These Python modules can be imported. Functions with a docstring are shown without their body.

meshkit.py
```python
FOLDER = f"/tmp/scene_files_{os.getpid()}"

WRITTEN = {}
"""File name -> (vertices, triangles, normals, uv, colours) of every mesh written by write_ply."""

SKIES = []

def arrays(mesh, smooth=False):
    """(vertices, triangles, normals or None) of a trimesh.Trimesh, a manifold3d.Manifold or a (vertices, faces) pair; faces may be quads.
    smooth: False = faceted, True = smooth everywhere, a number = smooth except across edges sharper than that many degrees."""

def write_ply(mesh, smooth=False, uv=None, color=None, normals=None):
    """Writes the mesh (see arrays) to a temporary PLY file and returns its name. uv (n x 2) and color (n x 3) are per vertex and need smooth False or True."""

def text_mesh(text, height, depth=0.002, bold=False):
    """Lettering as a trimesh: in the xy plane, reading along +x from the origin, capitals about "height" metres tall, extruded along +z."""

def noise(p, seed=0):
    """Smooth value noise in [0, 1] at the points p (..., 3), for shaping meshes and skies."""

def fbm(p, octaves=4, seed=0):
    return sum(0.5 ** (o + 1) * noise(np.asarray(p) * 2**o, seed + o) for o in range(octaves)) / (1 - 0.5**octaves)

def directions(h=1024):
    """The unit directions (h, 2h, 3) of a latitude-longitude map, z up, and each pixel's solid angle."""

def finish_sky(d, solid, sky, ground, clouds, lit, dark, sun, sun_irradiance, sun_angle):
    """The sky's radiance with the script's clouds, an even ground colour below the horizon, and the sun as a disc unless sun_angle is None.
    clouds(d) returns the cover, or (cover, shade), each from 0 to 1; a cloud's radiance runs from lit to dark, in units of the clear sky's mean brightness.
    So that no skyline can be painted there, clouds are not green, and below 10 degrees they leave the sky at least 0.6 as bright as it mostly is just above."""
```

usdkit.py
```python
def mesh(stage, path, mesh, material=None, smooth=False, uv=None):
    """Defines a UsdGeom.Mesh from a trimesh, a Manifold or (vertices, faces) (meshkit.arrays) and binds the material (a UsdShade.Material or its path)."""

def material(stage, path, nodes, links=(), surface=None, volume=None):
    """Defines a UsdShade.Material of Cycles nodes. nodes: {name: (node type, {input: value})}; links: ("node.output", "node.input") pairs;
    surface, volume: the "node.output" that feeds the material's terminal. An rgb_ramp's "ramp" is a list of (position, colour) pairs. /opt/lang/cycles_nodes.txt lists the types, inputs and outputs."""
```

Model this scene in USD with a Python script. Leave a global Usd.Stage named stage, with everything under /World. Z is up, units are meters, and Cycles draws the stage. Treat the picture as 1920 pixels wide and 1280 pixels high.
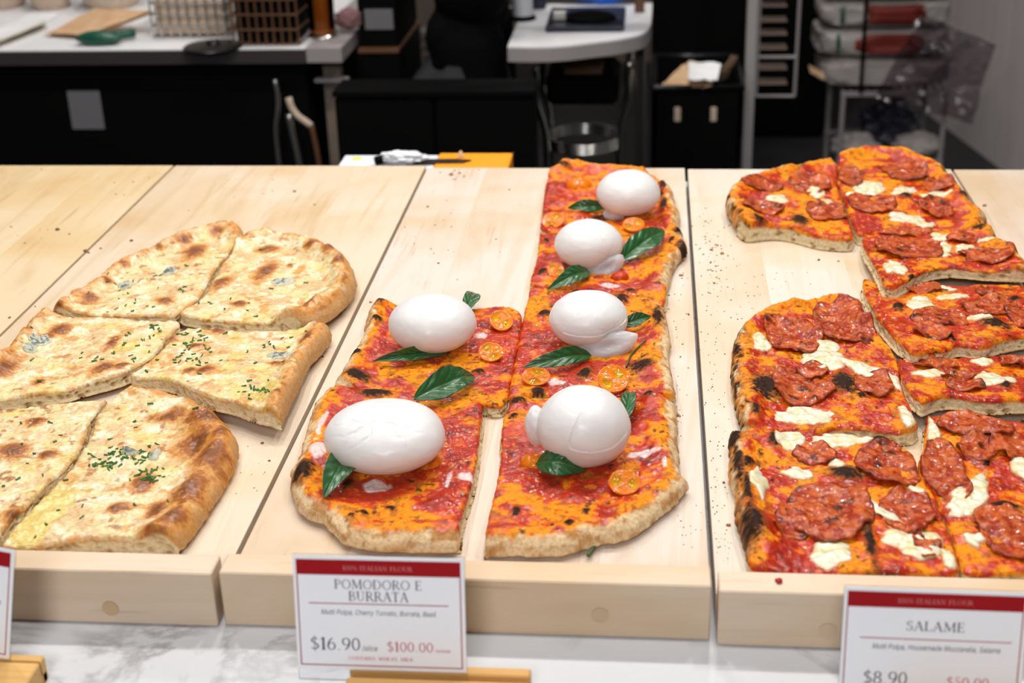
import math, random
import numpy as np, trimesh, manifold3d, shapely
import shapely.geometry as sg
from shapely import affinity
from scipy.spatial import Delaunay, cKDTree
from pxr import Usd, UsdGeom, UsdLux, UsdShade, Gf, Sdf, Vt
import usdkit
from meshkit import fbm, noise, text_mesh

stage = Usd.Stage.CreateInMemory()
UsdGeom.SetStageUpAxis(stage, 'Z'); UsdGeom.SetStageMetersPerUnit(stage, 1.0)
UsdGeom.Xform.Define(stage, '/World'); UsdGeom.Scope.Define(stage, '/World/Looks')

# ------------------------------------------------------------------ camera
F = 2667.0                                   # focal length in pixels of the 1920-wide picture (50 mm on 36 mm)
cd = np.array([270., -1209., F]); cd /= np.linalg.norm(cd)
cx = np.array([1, .012, 0.]); cx[2] = -(cx[0]*cd[0]+cx[1]*cd[1])/cd[2]; cx /= np.linalg.norm(cx)
RM = np.stack([cx, cd, -np.cross(cd, cx)], 1)        # world -> camera (x right, y down, z forward)
CAM = np.array([0, 0, 1.55])
cam = UsdGeom.Camera.Define(stage, '/World/camera')
right, down, fwd = RM[0], RM[1], RM[2]
cam.AddTransformOp().Set(Gf.Matrix4d(*right, 0, *(-down), 0, *(-fwd), 0, *CAM, 1))
cam.CreateHorizontalApertureAttr(36.0); cam.CreateFocalLengthAttr(F/1920*36)
cam.CreateFStopAttr(6.3); cam.CreateFocusDistanceAttr(1.33)
cam.CreateClippingRangeAttr(Gf.Vec2f(.05, 60))
cam.CreateExposureAttr(-.8)

# ------------------------------------------------------------------ lights: ceiling spots over the counter and the kitchen, dim room fill
def disk(name, pos, r, inten, col, tilt=None, cone=None):
    l = UsdLux.DiskLight.Define(stage, '/World/'+name); l.CreateRadiusAttr(r); l.CreateIntensityAttr(inten); l.CreateColorAttr(Gf.Vec3f(*col))
    l.AddTranslateOp().Set(Gf.Vec3d(*pos))
    if tilt: l.AddRotateXOp().Set(tilt)
    if cone:
        s = UsdLux.ShapingAPI.Apply(l.GetPrim()); s.CreateShapingConeAngleAttr(cone); s.CreateShapingConeSoftnessAttr(.6)
WARM = (1.0, .96, .915)
for i, lx in enumerate((-1.05, -.42, .12, .75)):
    disk('ceiling_spot_%03d' % i, (lx+.1, .95, 2.75), .07, 180, WARM, 4)
    disk('rear_spot_%03d' % i, (lx, 1.98, 2.75), .06, 510, WARM, -16)
disk('aisle_light', (-.2, -1.15, 2.4), .35, 43, (.95, .97, 1.0), 40)
disk('kitchen_light', (-1.25, 3.5, 2.8), .12, 122, WARM)
disk('kitchen_light_001', (-.15, 3.45, 2.8), .12, 100, WARM)
disk('kitchen_light_002', (.15, 4.1, 2.8), .12, 150, WARM)
dome = UsdLux.DomeLight.Define(stage, '/World/room_fill'); dome.CreateIntensityAttr(.05); dome.CreateColorAttr(Gf.Vec3f(.95, .97, 1.0))

# ------------------------------------------------------------------ pixels -> places
def ray(p): return RM.T @ np.array([p[0]-960, p[1]-640, F])
def on(p, z):
    r = ray(p); return CAM + (z-CAM[2])/r[2]*r
def ony(p, y):
    r = ray(p); return CAM + (y-CAM[1])/r[1]*r
def ppm(P): return F/(RM @ (np.asarray(P)-CAM))[2]

# ------------------------------------------------------------------ stage helpers
used = {}
def uname(parent, name):
    n = used.get((parent, name), 0); used[(parent, name)] = n+1
    return name if n == 0 else '%s_%03d' % (name, n)
def tag(prim, label=None, cat=None, group=None, kind=None):
    for k, v in (('label', label), ('category', cat), ('group', group), ('kind', kind)):
        if v: prim.SetCustomDataByKey(k, v)
    return prim
def thing(name, label, cat, group=None, loc=(0, 0, 0), rz=0, kind=None):
    p = '/World/'+uname('/World', name); x = UsdGeom.Xform.Define(stage, p)
    x.AddTranslateOp().Set(Gf.Vec3d(*map(float, loc)))
    if rz: x.AddRotateZOp().Set(float(rz))
    tag(x.GetPrim(), label, cat, group, kind); return p
def obj(parent, name, mesh, mat, smooth=35, col=None, rough=None, label=None, kind=None, cat=None, group=None):
    p = parent+'/'+uname(parent, name)
    m = usdkit.mesh(stage, p, mesh, M[mat] if isinstance(mat, str) else mat, smooth)
    pv = UsdGeom.PrimvarsAPI(m)
    if col is not None: pv.CreatePrimvar('albedo', Sdf.ValueTypeNames.Color3fArray, 'vertex').Set(Vt.Vec3fArray.FromNumpy(np.asarray(col, np.float32)))
    if rough is not None: pv.CreatePrimvar('gloss', Sdf.ValueTypeNames.FloatArray, 'vertex').Set(Vt.FloatArray.FromNumpy(np.asarray(rough, np.float32)))
    tag(m.GetPrim(), label, cat, group, kind); return p
W = '/World'
def cat_(ms): return trimesh.util.concatenate(ms)
def box(x0, y0, z0, x1, y1, z1, b=.0):
    """a box with chamfered edges"""
    if b <= 0:
        m = trimesh.creation.box([x1-x0, y1-y0, z1-z0]); m.apply_translation([(x0+x1)/2, (y0+y1)/2, (z0+z1)/2]); return m
    pts = []
    for sx in (0, 1):
        for sy in (0, 1):
            for sz in (0, 1):
                c = np.array([(x0, x1)[sx], (y0, y1)[sy], (z0, z1)[sz]]); d = np.array([(1, -1)[sx], (1, -1)[sy], (1, -1)[sz]])*b
                for k in range(3):
                    q = c+d; q[k] = c[k]; pts.append(q)
    m = trimesh.PointCloud(pts).convex_hull; return m
def tube(pts, r, n=8, cap=True):
    p = np.asarray(pts, float); t = np.gradient(p, axis=0); t /= np.linalg.norm(t, axis=1, keepdims=True)+1e-12
    a = np.zeros_like(p); ref = np.array([0, 0, 1.]) if abs(t[0, 2]) < .9 else np.array([1., 0, 0])
    for i in range(len(p)):
        ref = ref - t[i]*(ref@t[i]); ref /= np.linalg.norm(ref); a[i] = ref
    b = np.cross(t, a); an = np.arange(n)*2*np.pi/n; r = np.broadcast_to(r, (len(p),))
    v = (p[:, None]+r[:, None, None]*(np.cos(an)[None, :, None]*a[:, None]+np.sin(an)[None, :, None]*b[:, None])).reshape(-1, 3)
    f = []
    for i in range(len(p)-1):
        for j in range(n):
            k = (j+1) % n; f += [[i*n+j, i*n+k, (i+1)*n+k], [i*n+j, (i+1)*n+k, (i+1)*n+j]]
    if cap:
        v = np.vstack([v, p[0], p[-1]]); c0 = len(v)-2
        for j in range(n):
            k = (j+1) % n; f += [[c0, k, j], [c0+1, (len(p)-1)*n+j, (len(p)-1)*n+k]]
    return trimesh.Trimesh(v, f, process=False)
def lathe(prof, c=(0, 0, 0), n=32):
    m = trimesh.creation.revolve(np.asarray(prof, float), sections=n); m.apply_translation(c); return m
def prism(poly, z0, z1):
    m = trimesh.creation.extrude_polygon(poly, z1-z0, engine='earcut'); m.apply_translation([0, 0, z0]); return m
def smoothstep(a, b, x):
    t = np.clip((x-a)/(b-a), 0, 1); return t*t*(3-2*t)
def mixc(a, b, t): return a*(1-t[:, None])+np.asarray(b)*t[:, None]
def p3(xy, z=0.): return np.column_stack([xy, np.full(len(xy), z)])

# ------------------------------------------------------------------ materials
M = {}
def plain(name, col, rough=.5, metal=0., **kw):
    M[name] = usdkit.material(stage, '/World/Looks/'+name, {'p': ('principled_bsdf', dict(base_color=col, roughness=rough, metallic=metal, **kw))}, surface='p.BSDF')
def noisy(name, c1, c2, scale=20, rough=.5, bump=0., stretch=(1, 1, 1), detail=4., lo=.35, hi=.65, bscale=None, **kw):
    n = {'tc': ('texture_coordinate', {}), 'mp': ('mapping', {'scale': stretch}), 'n': ('noise_texture', {'scale': scale, 'detail': detail}),
         'r': ('rgb_ramp', {'ramp': [(lo, c1), (hi, c2)]}), 'p': ('principled_bsdf', dict(roughness=rough, **kw))}
    l = [('tc.object', 'mp.vector'), ('mp.vector', 'n.vector'), ('n.fac', 'r.fac'), ('r.color', 'p.base_color')]
    if bump:
        n['n2'] = ('noise_texture', {'scale': bscale or scale*3, 'detail': 3.}); n['b'] = ('bump', {'strength': bump, 'distance': .002})
        l += [('mp.vector', 'n2.vector'), ('n2.fac', 'b.height'), ('b.normal', 'p.normal')]
    M[name] = usdkit.material(stage, '/World/Looks/'+name, n, l, surface='p.BSDF')
def wood(name, c1, c2, c3, axis='y', rough=.5):
    """pale maple: soft figure along the grain, fine pores, darker flecks; every stave shifts grain and tone a little"""
    st = {'y': (17, 1.3, 17), 'x': (1.3, 17, 17)}[axis]; st2 = {'y': (110, 5, 110), 'x': (5, 110, 110)}[axis]
    n = {'tc': ('texture_coordinate', {}), 'oi': ('object_info', {}), 'cv': ('vector_math', {'math_type': 'scale', 'vector1': (7., 3., 5.)}), 'ad': ('vector_math', {'math_type': 'add'}), 'mp': ('mapping', {'scale': st}), 'mp2': ('mapping', {'scale': st2}),
         'n': ('noise_texture', {'scale': 1., 'detail': 6., 'roughness': .6, 'distortion': 1.6}), 'n2': ('noise_texture', {'scale': 1.5, 'detail': 4.}),
         'r': ('rgb_ramp', {'ramp': [(.28, c2), (.42, c1), (.50, c1), (.60, tuple(.5*(a+b) for a, b in zip(c1, c2))), (.74, c2)]}), 'r2': ('rgb_ramp', {'ramp': [(.64, (0, 0, 0)), (.80, (1, 1, 1))]}),
         'mx': ('mix_color', {'blend_type': 'mix', 'b': c3}), 'n3': ('noise_texture', {'scale': 4.5, 'detail': 3., 'distortion': .6}), 'mu': ('math', {'math_type': 'multiply', 'value2': .5}),
         'r3': ('rgb_ramp', {'ramp': [(.44, (1, 1, 1)), (.66, (.93, .83, .66)), (.78, (.84, .68, .46))]}), 'm2': ('mix_color', {'blend_type': 'multiply', 'fac': .9}), 'r4': ('rgb_ramp', {'ramp': [(0, (.96, .93, .88)), (1, (1, 1, 1))]}), 'm3': ('mix_color', {'blend_type': 'multiply', 'fac': 1.}),
         'b': ('bump', {'strength': .12, 'distance': .001}), 'p': ('principled_bsdf', {'roughness': rough, 'specular_ior_level': .3})}
    l = [('oi.random', 'cv.scale'), ('tc.object', 'ad.vector1'), ('cv.vector', 'ad.vector2'), ('ad.vector', 'mp.vector'), ('mp.vector', 'n.vector'), ('n.fac', 'r.fac'), ('ad.vector', 'mp2.vector'), ('mp2.vector', 'n2.vector'), ('n2.fac', 'r2.fac'), ('r2.color', 'mu.value1'),
         ('mu.value', 'mx.fac'), ('r.color', 'mx.a'), ('ad.vector', 'n3.vector'), ('n3.fac', 'r3.fac'), ('mx.result', 'm2.a'), ('r3.color', 'm2.b'), ('m2.result', 'm3.a'), ('oi.random', 'r4.fac'), ('r4.color', 'm3.b'), ('m3.result', 'p.base_color'), ('n2.fac', 'b.height'), ('b.normal', 'p.normal')]
    M[name] = usdkit.material(stage, '/World/Looks/'+name, n, l, surface='p.BSDF')
def food(name, bump=.4, bscale=500, sss=.0, coat=.0, var=.25, dist=.0012, spec=.5, rad=(.004, .002, .001), vscale=320):
    """albedo and roughness come from the mesh; fine noise breaks both up"""
    n = {'a': ('attribute', {'attribute': 'albedo'}), 'g': ('attribute', {'attribute': 'gloss'}), 'tc': ('texture_coordinate', {}),
         'n': ('noise_texture', {'scale': vscale, 'detail': 4.}), 'n2': ('noise_texture', {'scale': bscale, 'detail': 4., 'roughness': .6}),
         'r': ('rgb_ramp', {'ramp': [(.3, (1-var,)*3), (.5, (1, 1, 1)), (.7, (1+var*.5,)*3)]}), 'm': ('mix_color', {'blend_type': 'multiply', 'fac': 1., 'use_clamp': False}),
         'b': ('bump', {'strength': bump, 'distance': dist}), 'n3': ('noise_texture', {'scale': 210., 'detail': 2.}), 'b3': ('bump', {'strength': min(1., bump*1.3), 'distance': .0014}), 'cw': ('map_range', {'from_min': .25, 'from_max': .5, 'to_min': coat, 'to_max': 0., 'clamp': True}),
         'p': ('principled_bsdf', dict(subsurface_weight=sss, subsurface_radius=(1, .5, .25), subsurface_scale=.004, coat_roughness=.06, specular_ior_level=spec))}
    l = [('tc.object', 'n.vector'), ('tc.object', 'n2.vector'), ('n.fac', 'r.fac'), ('a.color', 'm.a'), ('r.color', 'm.b'), ('m.result', 'p.base_color'), ('g.fac', 'p.roughness'), ('g.fac', 'cw.value'), ('cw.result', 'p.coat_weight'), ('tc.object', 'n3.vector'), ('n3.fac', 'b3.height'), ('b3.normal', 'p.coat_normal'), ('n2.fac', 'b.height'), ('b.normal', 'p.normal')]
    M[name] = usdkit.material(stage, '/World/Looks/'+name, n, l, surface='p.BSDF')
wood('maple_honey', (.66, .525, .34), (.56, .40, .21), (.30, .15, .06), 'y')
wood('maple_tan', (.66, .55, .425), (.58, .445, .29), (.31, .17, .075), 'y')
wood('maple_pale', (.66, .575, .51), (.60, .485, .38), (.33, .185, .09), 'y')
wood('maple_white', (.66, .59, .51), (.63, .535, .435), (.36, .22, .12), 'y')
wood('maple_rail', (.68, .54, .41), (.63, .48, .34), (.27, .15, .07), 'x')
wood('maple_plug', (.62, .47, .325), (.56, .42, .28), (.40, .22, .11), 'x')
wood('oak_block', (.66, .40, .14), (.56, .31, .09), (.35, .17, .05), 'x')
food('pizza', bump=.7, bscale=420, sss=.05, coat=.55, var=.24, spec=.10)
food('cheese_pizza', bump=.4, bscale=380, sss=.08, coat=.25, var=.2, spec=.4)
food('salami', bump=.22, bscale=420, coat=.45, var=.4, vscale=420, sss=.08, spec=.12)
food('melted_mozzarella', bump=.12, bscale=260, sss=.25, coat=.3, var=.05)
food('tomato_flesh', bump=.08, bscale=300, sss=.04, coat=.28, var=.12, spec=.10)
food('basil', bump=.1, bscale=420, coat=.15, var=.25, spec=.4)
M['burrata'] = usdkit.material(stage, '/World/Looks/burrata', {'tc': ('texture_coordinate', {}), 'n': ('noise_texture', {'scale': 45., 'detail': 3.}), 'b': ('bump', {'strength': .10, 'distance': .002}),
    'p': ('principled_bsdf', dict(base_color=(.66, .66, .655), roughness=.42, subsurface_weight=.6, subsurface_radius=(1, .92, .8), subsurface_scale=.008, coat_weight=.10, coat_roughness=.12))},
    [('tc.object', 'n.vector'), ('n.fac', 'b.height'), ('b.normal', 'p.normal')], surface='p.BSDF')
M['marble'] = usdkit.material(stage, '/World/Looks/marble', {'tc': ('texture_coordinate', {}), 'n': ('noise_texture', {'scale': 6., 'detail': 8., 'roughness': .6, 'distortion': 1.2}),
    'mt': ('math', {'math_type': 'subtract', 'value2': .5}), 'ab': ('math', {'math_type': 'absolute'}), 'r': ('rgb_ramp', {'ramp': [(0, (.24, .23, .24)), (.012, (.30, .295, .30)), (.05, (.51, .515, .53)), (1, (.54, .55, .575))]}),
    'n2': ('noise_texture', {'scale': 9., 'detail': 3.}), 'r2': ('rgb_ramp', {'ramp': [(.45, (0, 0, 0)), (.68, (1, 1, 1))]}), 'mx': ('mix_color', {'a': (.54, .55, .575)}), 'p': ('principled_bsdf', {'roughness': .35})},
    [('tc.object', 'n.vector'), ('n.fac', 'mt.value1'), ('mt.value', 'ab.value1'), ('ab.value', 'r.fac'), ('tc.object', 'n2.vector'), ('n2.fac', 'r2.fac'), ('r2.color', 'mx.fac'), ('r.color', 'mx.b'), ('mx.result', 'p.base_color')], surface='p.BSDF')
plain('card', (.86, .86, .89), .45); plain('sign_red', (.33, .003, .007), .4, specular_ior_level=.2); plain('ink', (.05, .04, .055), .5); plain('ink_red', (.5, .06, .08), .5); plain('ink_pale', (.62, .2, .2), .5)
M['acrylic'] = usdkit.material(stage, '/World/Looks/acrylic', {'t': ('transparent_bsdf', {'color': (.93, .94, .96)}), 'g': ('glossy_bsdf', {'roughness': .04, 'color': (1, 1, 1)}), 'f': ('fresnel', {'IOR': 1.35}), 'm': ('mix_closure', {})},
    [('f.fac', 'm.fac'), ('t.BSDF', 'm.closure1'), ('g.BSDF', 'm.closure2')], surface='m.closure')
noisy('crumb', (.40, .17, .05), (.12, .04, .015), 90, .8); plain('herb', (.03, .13, .02), .5); plain('stalk_green', (.05, .085, .025), .5); plain('seed', (.66, .48, .14), .25)
plain('black', (.002, .002, .002), .7, specular_ior_level=.08); plain('black_gloss', (.004, .004, .005), .3, specular_ior_level=.3); plain('black_cloth', (.003, .003, .0035), .9, specular_ior_level=.05); plain('grey_cloth', (.028, .030, .033), .9)
plain('chrome', (.75, .72, .68), .22, 1.); plain('steel', (.6, .58, .55), .35, 1.); plain('white_top', (.80, .80, .82), .35); plain('edge_grey', (.32, .29, .29), .5); plain('edge_dark', (.04, .032, .031), .5)
noisy('kraft', (.56, .34, .18), (.66, .43, .25), 30, .8); noisy('pulp', (.52, .40, .30), (.60, .47, .36), 60, .85); plain('paper', (.80, .80, .81), .7); plain('cream_paper', (.74, .66, .52), .7)
plain('green_plastic', (.004, .075, .045), .35); plain('orange_food', (.75, .22, .02), .4); plain('blue_plastic', (.01, .17, .75), .4); plain('navy', (.008, .01, .03), .5)
plain('box_white', (.72, .74, .78), .45); plain('box_orange', (.88, .33, .008), .4); plain('blade', (.03, .018, .012), .4, .3); plain('yellow_print', (.75, .68, .10), .5)
plain('skin', (.62, .36, .26), .55); plain('hair', (.02, .013, .01), .6); plain('pink_cloth', (.24, .12, .12), .8); plain('grey_card', (.16, .155, .165), .6)
noisy('sack_white', (.46, .42, .40), (.36, .32, .31), 9, .6, .3); noisy('sack_red', (.22, .022, .012), (.15, .012, .008), 9, .5, .3); plain('sack_green', (.01, .09, .05), .5); plain('wire_rung', (.26, .19, .15), .5)
noisy('wall_tan', (.20, .155, .115), (.17, .13, .10), 2, .8); noisy('wall_grey', (.78, .70, .69), (.72, .645, .635), 6, .6, stretch=(4, 4, .3)); noisy('floor_dark', (.035, .033, .036), (.022, .021, .023), 5, .55)
noisy('post_white', (.42, .40, .39), (.38, .36, .35), 5, .5); plain('brown_edge', (.12, .05, .02), .6); plain('glove', (.03, .03, .05), .25)
M['wrap'] = usdkit.material(stage, '/World/Looks/wrap', {'t': ('transparent_bsdf', {'color': (.72, .68, .70)}), 'g': ('glossy_bsdf', {'roughness': .18, 'color': (.8, .8, .82)}), 'f': ('layer_weight', {'blend': .25}), 'm': ('mix_closure', {})},
    [('f.facing', 'm.fac'), ('t.BSDF', 'm.closure1'), ('g.BSDF', 'm.closure2')], surface='m.closure')
M['jar_glass'] = usdkit.material(stage, '/World/Looks/jar_glass', {'t': ('transparent_bsdf', {'color': (.9, .85, .78)}), 'g': ('glossy_bsdf', {'roughness': .05}), 'f': ('fresnel', {'IOR': 1.5}), 'm': ('mix_closure', {})},
    [('f.fac', 'm.fac'), ('t.BSDF', 'm.closure1'), ('g.BSDF', 'm.closure2')], surface='m.closure')

# ------------------------------------------------------------------ the setting
ZB, ZC = .95, .923                                     # top of the boards, top of the marble
def struct(name, mesh, mat): return obj(W, name, mesh, mat, False, kind='structure')
struct('floor', box(-4, -2, -.05, 3, 8, 0), 'floor_dark')
struct('wall_back', box(-4, 6.6, 0, 3, 6.7, 3), 'wall_tan')
wr = box(0, -.6, 0, .1, 2.2, 3); wr.apply_transform(trimesh.transformations.rotation_matrix(math.atan2(.09, .52), [0, 0, 1])); wr.apply_translation([1.2, 5.1, 0])
struct('wall_right', wr, 'wall_grey')

ct = thing('display_counter', 'long white grey veined marble display counter carrying the pizza boards', 'counter')
obj(ct, 'marble_top', box(-1.7, .30, ZC-.03, 1.5, 1.945, ZC, .003), 'marble', False)
obj(ct, 'cabinet', box(-1.68, .34, 0, 1.48, 1.93, ZC-.03), 'black', False)
obj(ct, 'back_ledge', box(-1.68, 1.946, .80, 1.48, 2.062, .87), 'black', False)

# ------------------------------------------------------------------ maple display trays: board, front rail with a dowel plug
TR = [(-1.05, -.6885, .860, 1.931, 'maple_honey', 'empty honey maple board with a few crumbs, beside the white cheese pizza', None),
      (-.6850, -.3185, .8600, 1.930, 'maple_tan', 'maple serving board holding the white cheese pizza with chives', (207, 1140)),
      (-.3144, .0475, .8625, 1.919, 'maple_pale', 'maple serving board holding the tomato and burrata pizza', (1125, 1153)),
      (.0518, .4085, .8570, 1.914, 'maple_white', 'maple serving board holding the salami pizza', (1552, 1182)),
      (.4120, .78, .8560, 1.912, 'maple_pale', 'pale maple board only partly in view, past the salami pizza', None)]
for i, (x0, x1, yf, yb, mt, lab, plug) in enumerate(TR):
    t = thing('serving_board', lab, 'serving board', 'maple serving boards on the marble counter')
    ns = 4; ed = np.linspace(x0, x1, ns+1); ed[1:-1] += np.random.default_rng(i).uniform(-.012, .012, ns-1)
    for k in range(ns): obj(t, 'stave', box(ed[k], yf+.0262, ZC, ed[k+1], yb, ZB, .0012 if k in (0, ns-1) and 0 else .00025), mt, False)
    obj(t, 'front_rail', box(x0+.0004, yf, ZC, x1-.0004, yf+.026, ZB+.02, .0011), 'maple_rail', False)
    P = ony(plug, yf) if plug else np.array([(x0+x1)/2, yf, .945])
    c = trimesh.creation.cylinder(radius=.0062, height=.004, sections=28); c.apply_transform(trimesh.transformations.rotation_matrix(math.pi/2, [1, 0, 0])); c.apply_translation([P[0], yf+.0014, P[2]])
    obj(t, 'dowel_plug', c, 'maple_plug', 30)
    rg = trimesh.creation.annulus(.0062, .0066, .0041, sections=28); rg.apply_transform(trimesh.transformations.rotation_matrix(math.pi/2, [1, 0, 0])); rg.apply_translation([P[0], yf+.00185, P[2]])
    obj(t, 'plug_seam', rg, 'maple_plug', False)

def chunk(rng, r):
    m = trimesh.creation.icosphere(1, r); m.vertices *= 1+.5*(rng.random((len(m.vertices), 1))-.5); m.vertices *= [1, rng.uniform(.5, 1.2), .6]; return m
def crumbs(pts, clusters, label, seed):
    rng = np.random.default_rng(seed); ms = []
    al = [(x, y, r) for x, y, r in pts]
    for x, y, sx, sy, n, r in clusters:
        al += [(x+rng.normal()*sx, y+rng.normal()*sy, r*rng.uniform(.5, 1.4)) for _ in range(n)]
    for x, y, r in al:
        P = on((x, y), ZB); rr = r/ppm(P); m = chunk(rng, rr); m.apply_transform(trimesh.transformations.rotation_matrix(rng.uniform(0, 6), [0, 0, 1])); m.apply_translation([P[0], P[1], ZB+rr*.35]); ms.append(m)
    obj(W, 'crumbs', cat_(ms), 'crumb', False, label=label, cat='crumbs', kind='stuff')
crumbs([(108, 431, 4), (20, 425, 2), (130, 439, 2), (18, 596, 3)], [(60, 430, 50, 20, 8, 1.2), (240, 340, 60, 12, 6, 1.2)], 'sparse crumbs on the empty honey coloured board', 1)
crumbs([(160, 471, 4), (166, 474, 3), (189, 466, 2), (247, 452, 3.5), (66, 575, 2), (605, 669, 3), (492, 831, 3), (505, 864, 2.5), (552, 359, 3), (590, 384, 2)], [(500, 350, 60, 25, 10, 1.1), (480, 880, 20, 40, 10, 1.1)], 'sparse crumbs and scraps on the board of the white cheese pizza', 2)
crumbs([(846, 328, 4), (862, 325, 2.5), (870, 331, 2), (802, 388, 3), (930, 449, 2), (822, 494, 2.5), (955, 356, 2), (808, 467, 2), (695, 567, 3), (1277, 517, 4), (1291, 590, 3), (1254, 554, 2)],
       [(860, 440, 50, 60, 22, 1.1), (1270, 600, 8, 60, 24, 1.3), (1285, 1000, 12, 25, 16, 1.1), (1275, 780, 8, 60, 16, 1.), (850, 325, 14, 5, 8, 1.4)], 'sparse crumbs on the board of the burrata pizza', 3)
crumbs([(1354, 476, 4), (1334, 469, 3), (1345, 460, 2), (1535, 488, 3), (1572, 490, 2.5), (1846, 386, 4), (1366, 985, 4), (1357, 905, 3)],
       [(1340, 500, 12, 40, 40, 1.5), (1355, 540, 25, 70, 50, 1.1), (1345, 900, 12, 70, 45, 1.3), (1340, 700, 12, 60, 25, 1.1), (1450, 520, 60, 25, 20, 1.), (1320, 440, 10, 30, 25, 1.5), (1361, 1020, 10, 20, 20, 1.2)], 'scattered brown crumbs on the board of the salami pizza', 4)
Pf = on((1460, 1091), .97); fl = chunk(np.random.default_rng(9), .0026); fl.apply_translation([Pf[0], Pf[1], .9712])
obj(W, 'sauce_speck', fl, 'sign_red', 30, label='tiny red speck of sauce on the rail below the salami pizza', cat='sauce')

# ------------------------------------------------------------------ pizza slices
class Slice: pass
CR = {'3': (0, 400, 2.743), '4': (0, 700, 2.207), '5': (500, 520, 2.37), '6': (880, 300, 3.2), '7': (880, 660, 3.2), 'A': (1320, 280, 3.048), 'B': (1340, 560, 2.4155)}
def cp(k, x, y): o = CR[k]; return (o[0]+x/o[2], o[1]+y/o[2])
def scal(k): return 1/CR[k][2]
COL = dict(sauce=(.45, .025, .003), deep=(.24, .009, .002), orange=(.68, .115, .004), yellow=(.76, .25, .009), crust=(.69, .50, .29), tan=(.47, .24, .085), burnt=(.22, .07, .018), char=(.014, .007, .005),
           cream=(.70, .565, .29), butter=(.70, .52, .16), white=(.76, .68, .48), gold=(.57, .235, .04), brown=(.30, .085, .014), blue=(.24, .27, .25), milk=(.72, .62, .60), dough=(.76, .60, .41))
for k in COL: COL[k] = np.array(COL[k])
def ell(s, k, x, y, rx, ry, rot=0):
    """an ellipse of the photograph as an ellipse on the slice: centre and two world radii"""
    px = cp(k, x, y); P = on(px, s.zb+s.t+s.lift_px(px[1])); m = ppm(P); e = -ray(px)[2]/np.linalg.norm(ray(px))
    return P[:2], rx*scal(k)/m, ry*scal(k)/(m*e), rot
def edist(xy, E, seed, warp=.35, ws=9.):
    """soft, ragged distance from an ellipse: 0 at its centre, 1 on its edge"""
    c, a, b, r = E; d = xy-c
    if r: d = d @ np.array([[math.cos(r), -math.sin(r)], [math.sin(r), math.cos(r)]])
    q = np.hypot(d[:, 0]/a, d[:, 1]/b)
    return q*(1+warp*2*(fbm(p3(xy/(min(a, b)*2+.004)*1.6, seed*3.1), 4, seed)-.5)) if warp else q
def resample(pts, s):
    d = np.r_[0, np.cumsum(np.linalg.norm(np.diff(pts, axis=0), axis=1))]; n = max(2, int(d[-1]/s)); u = np.linspace(0, d[-1], n+1)
    return np.column_stack([np.interp(u, d, pts[:, i]) for i in range(pts.shape[1])])
def chaikin(pts, n=2):
    for _ in range(n):
        q = np.empty((2*len(pts)-2, pts.shape[1])); q[0::2] = pts[:-1]*.75+pts[1:]*.25; q[1::2] = pts[:-1]*.25+pts[1:]*.75; pts = np.vstack([pts[:1], q, pts[-1:]])
    return pts
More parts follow.
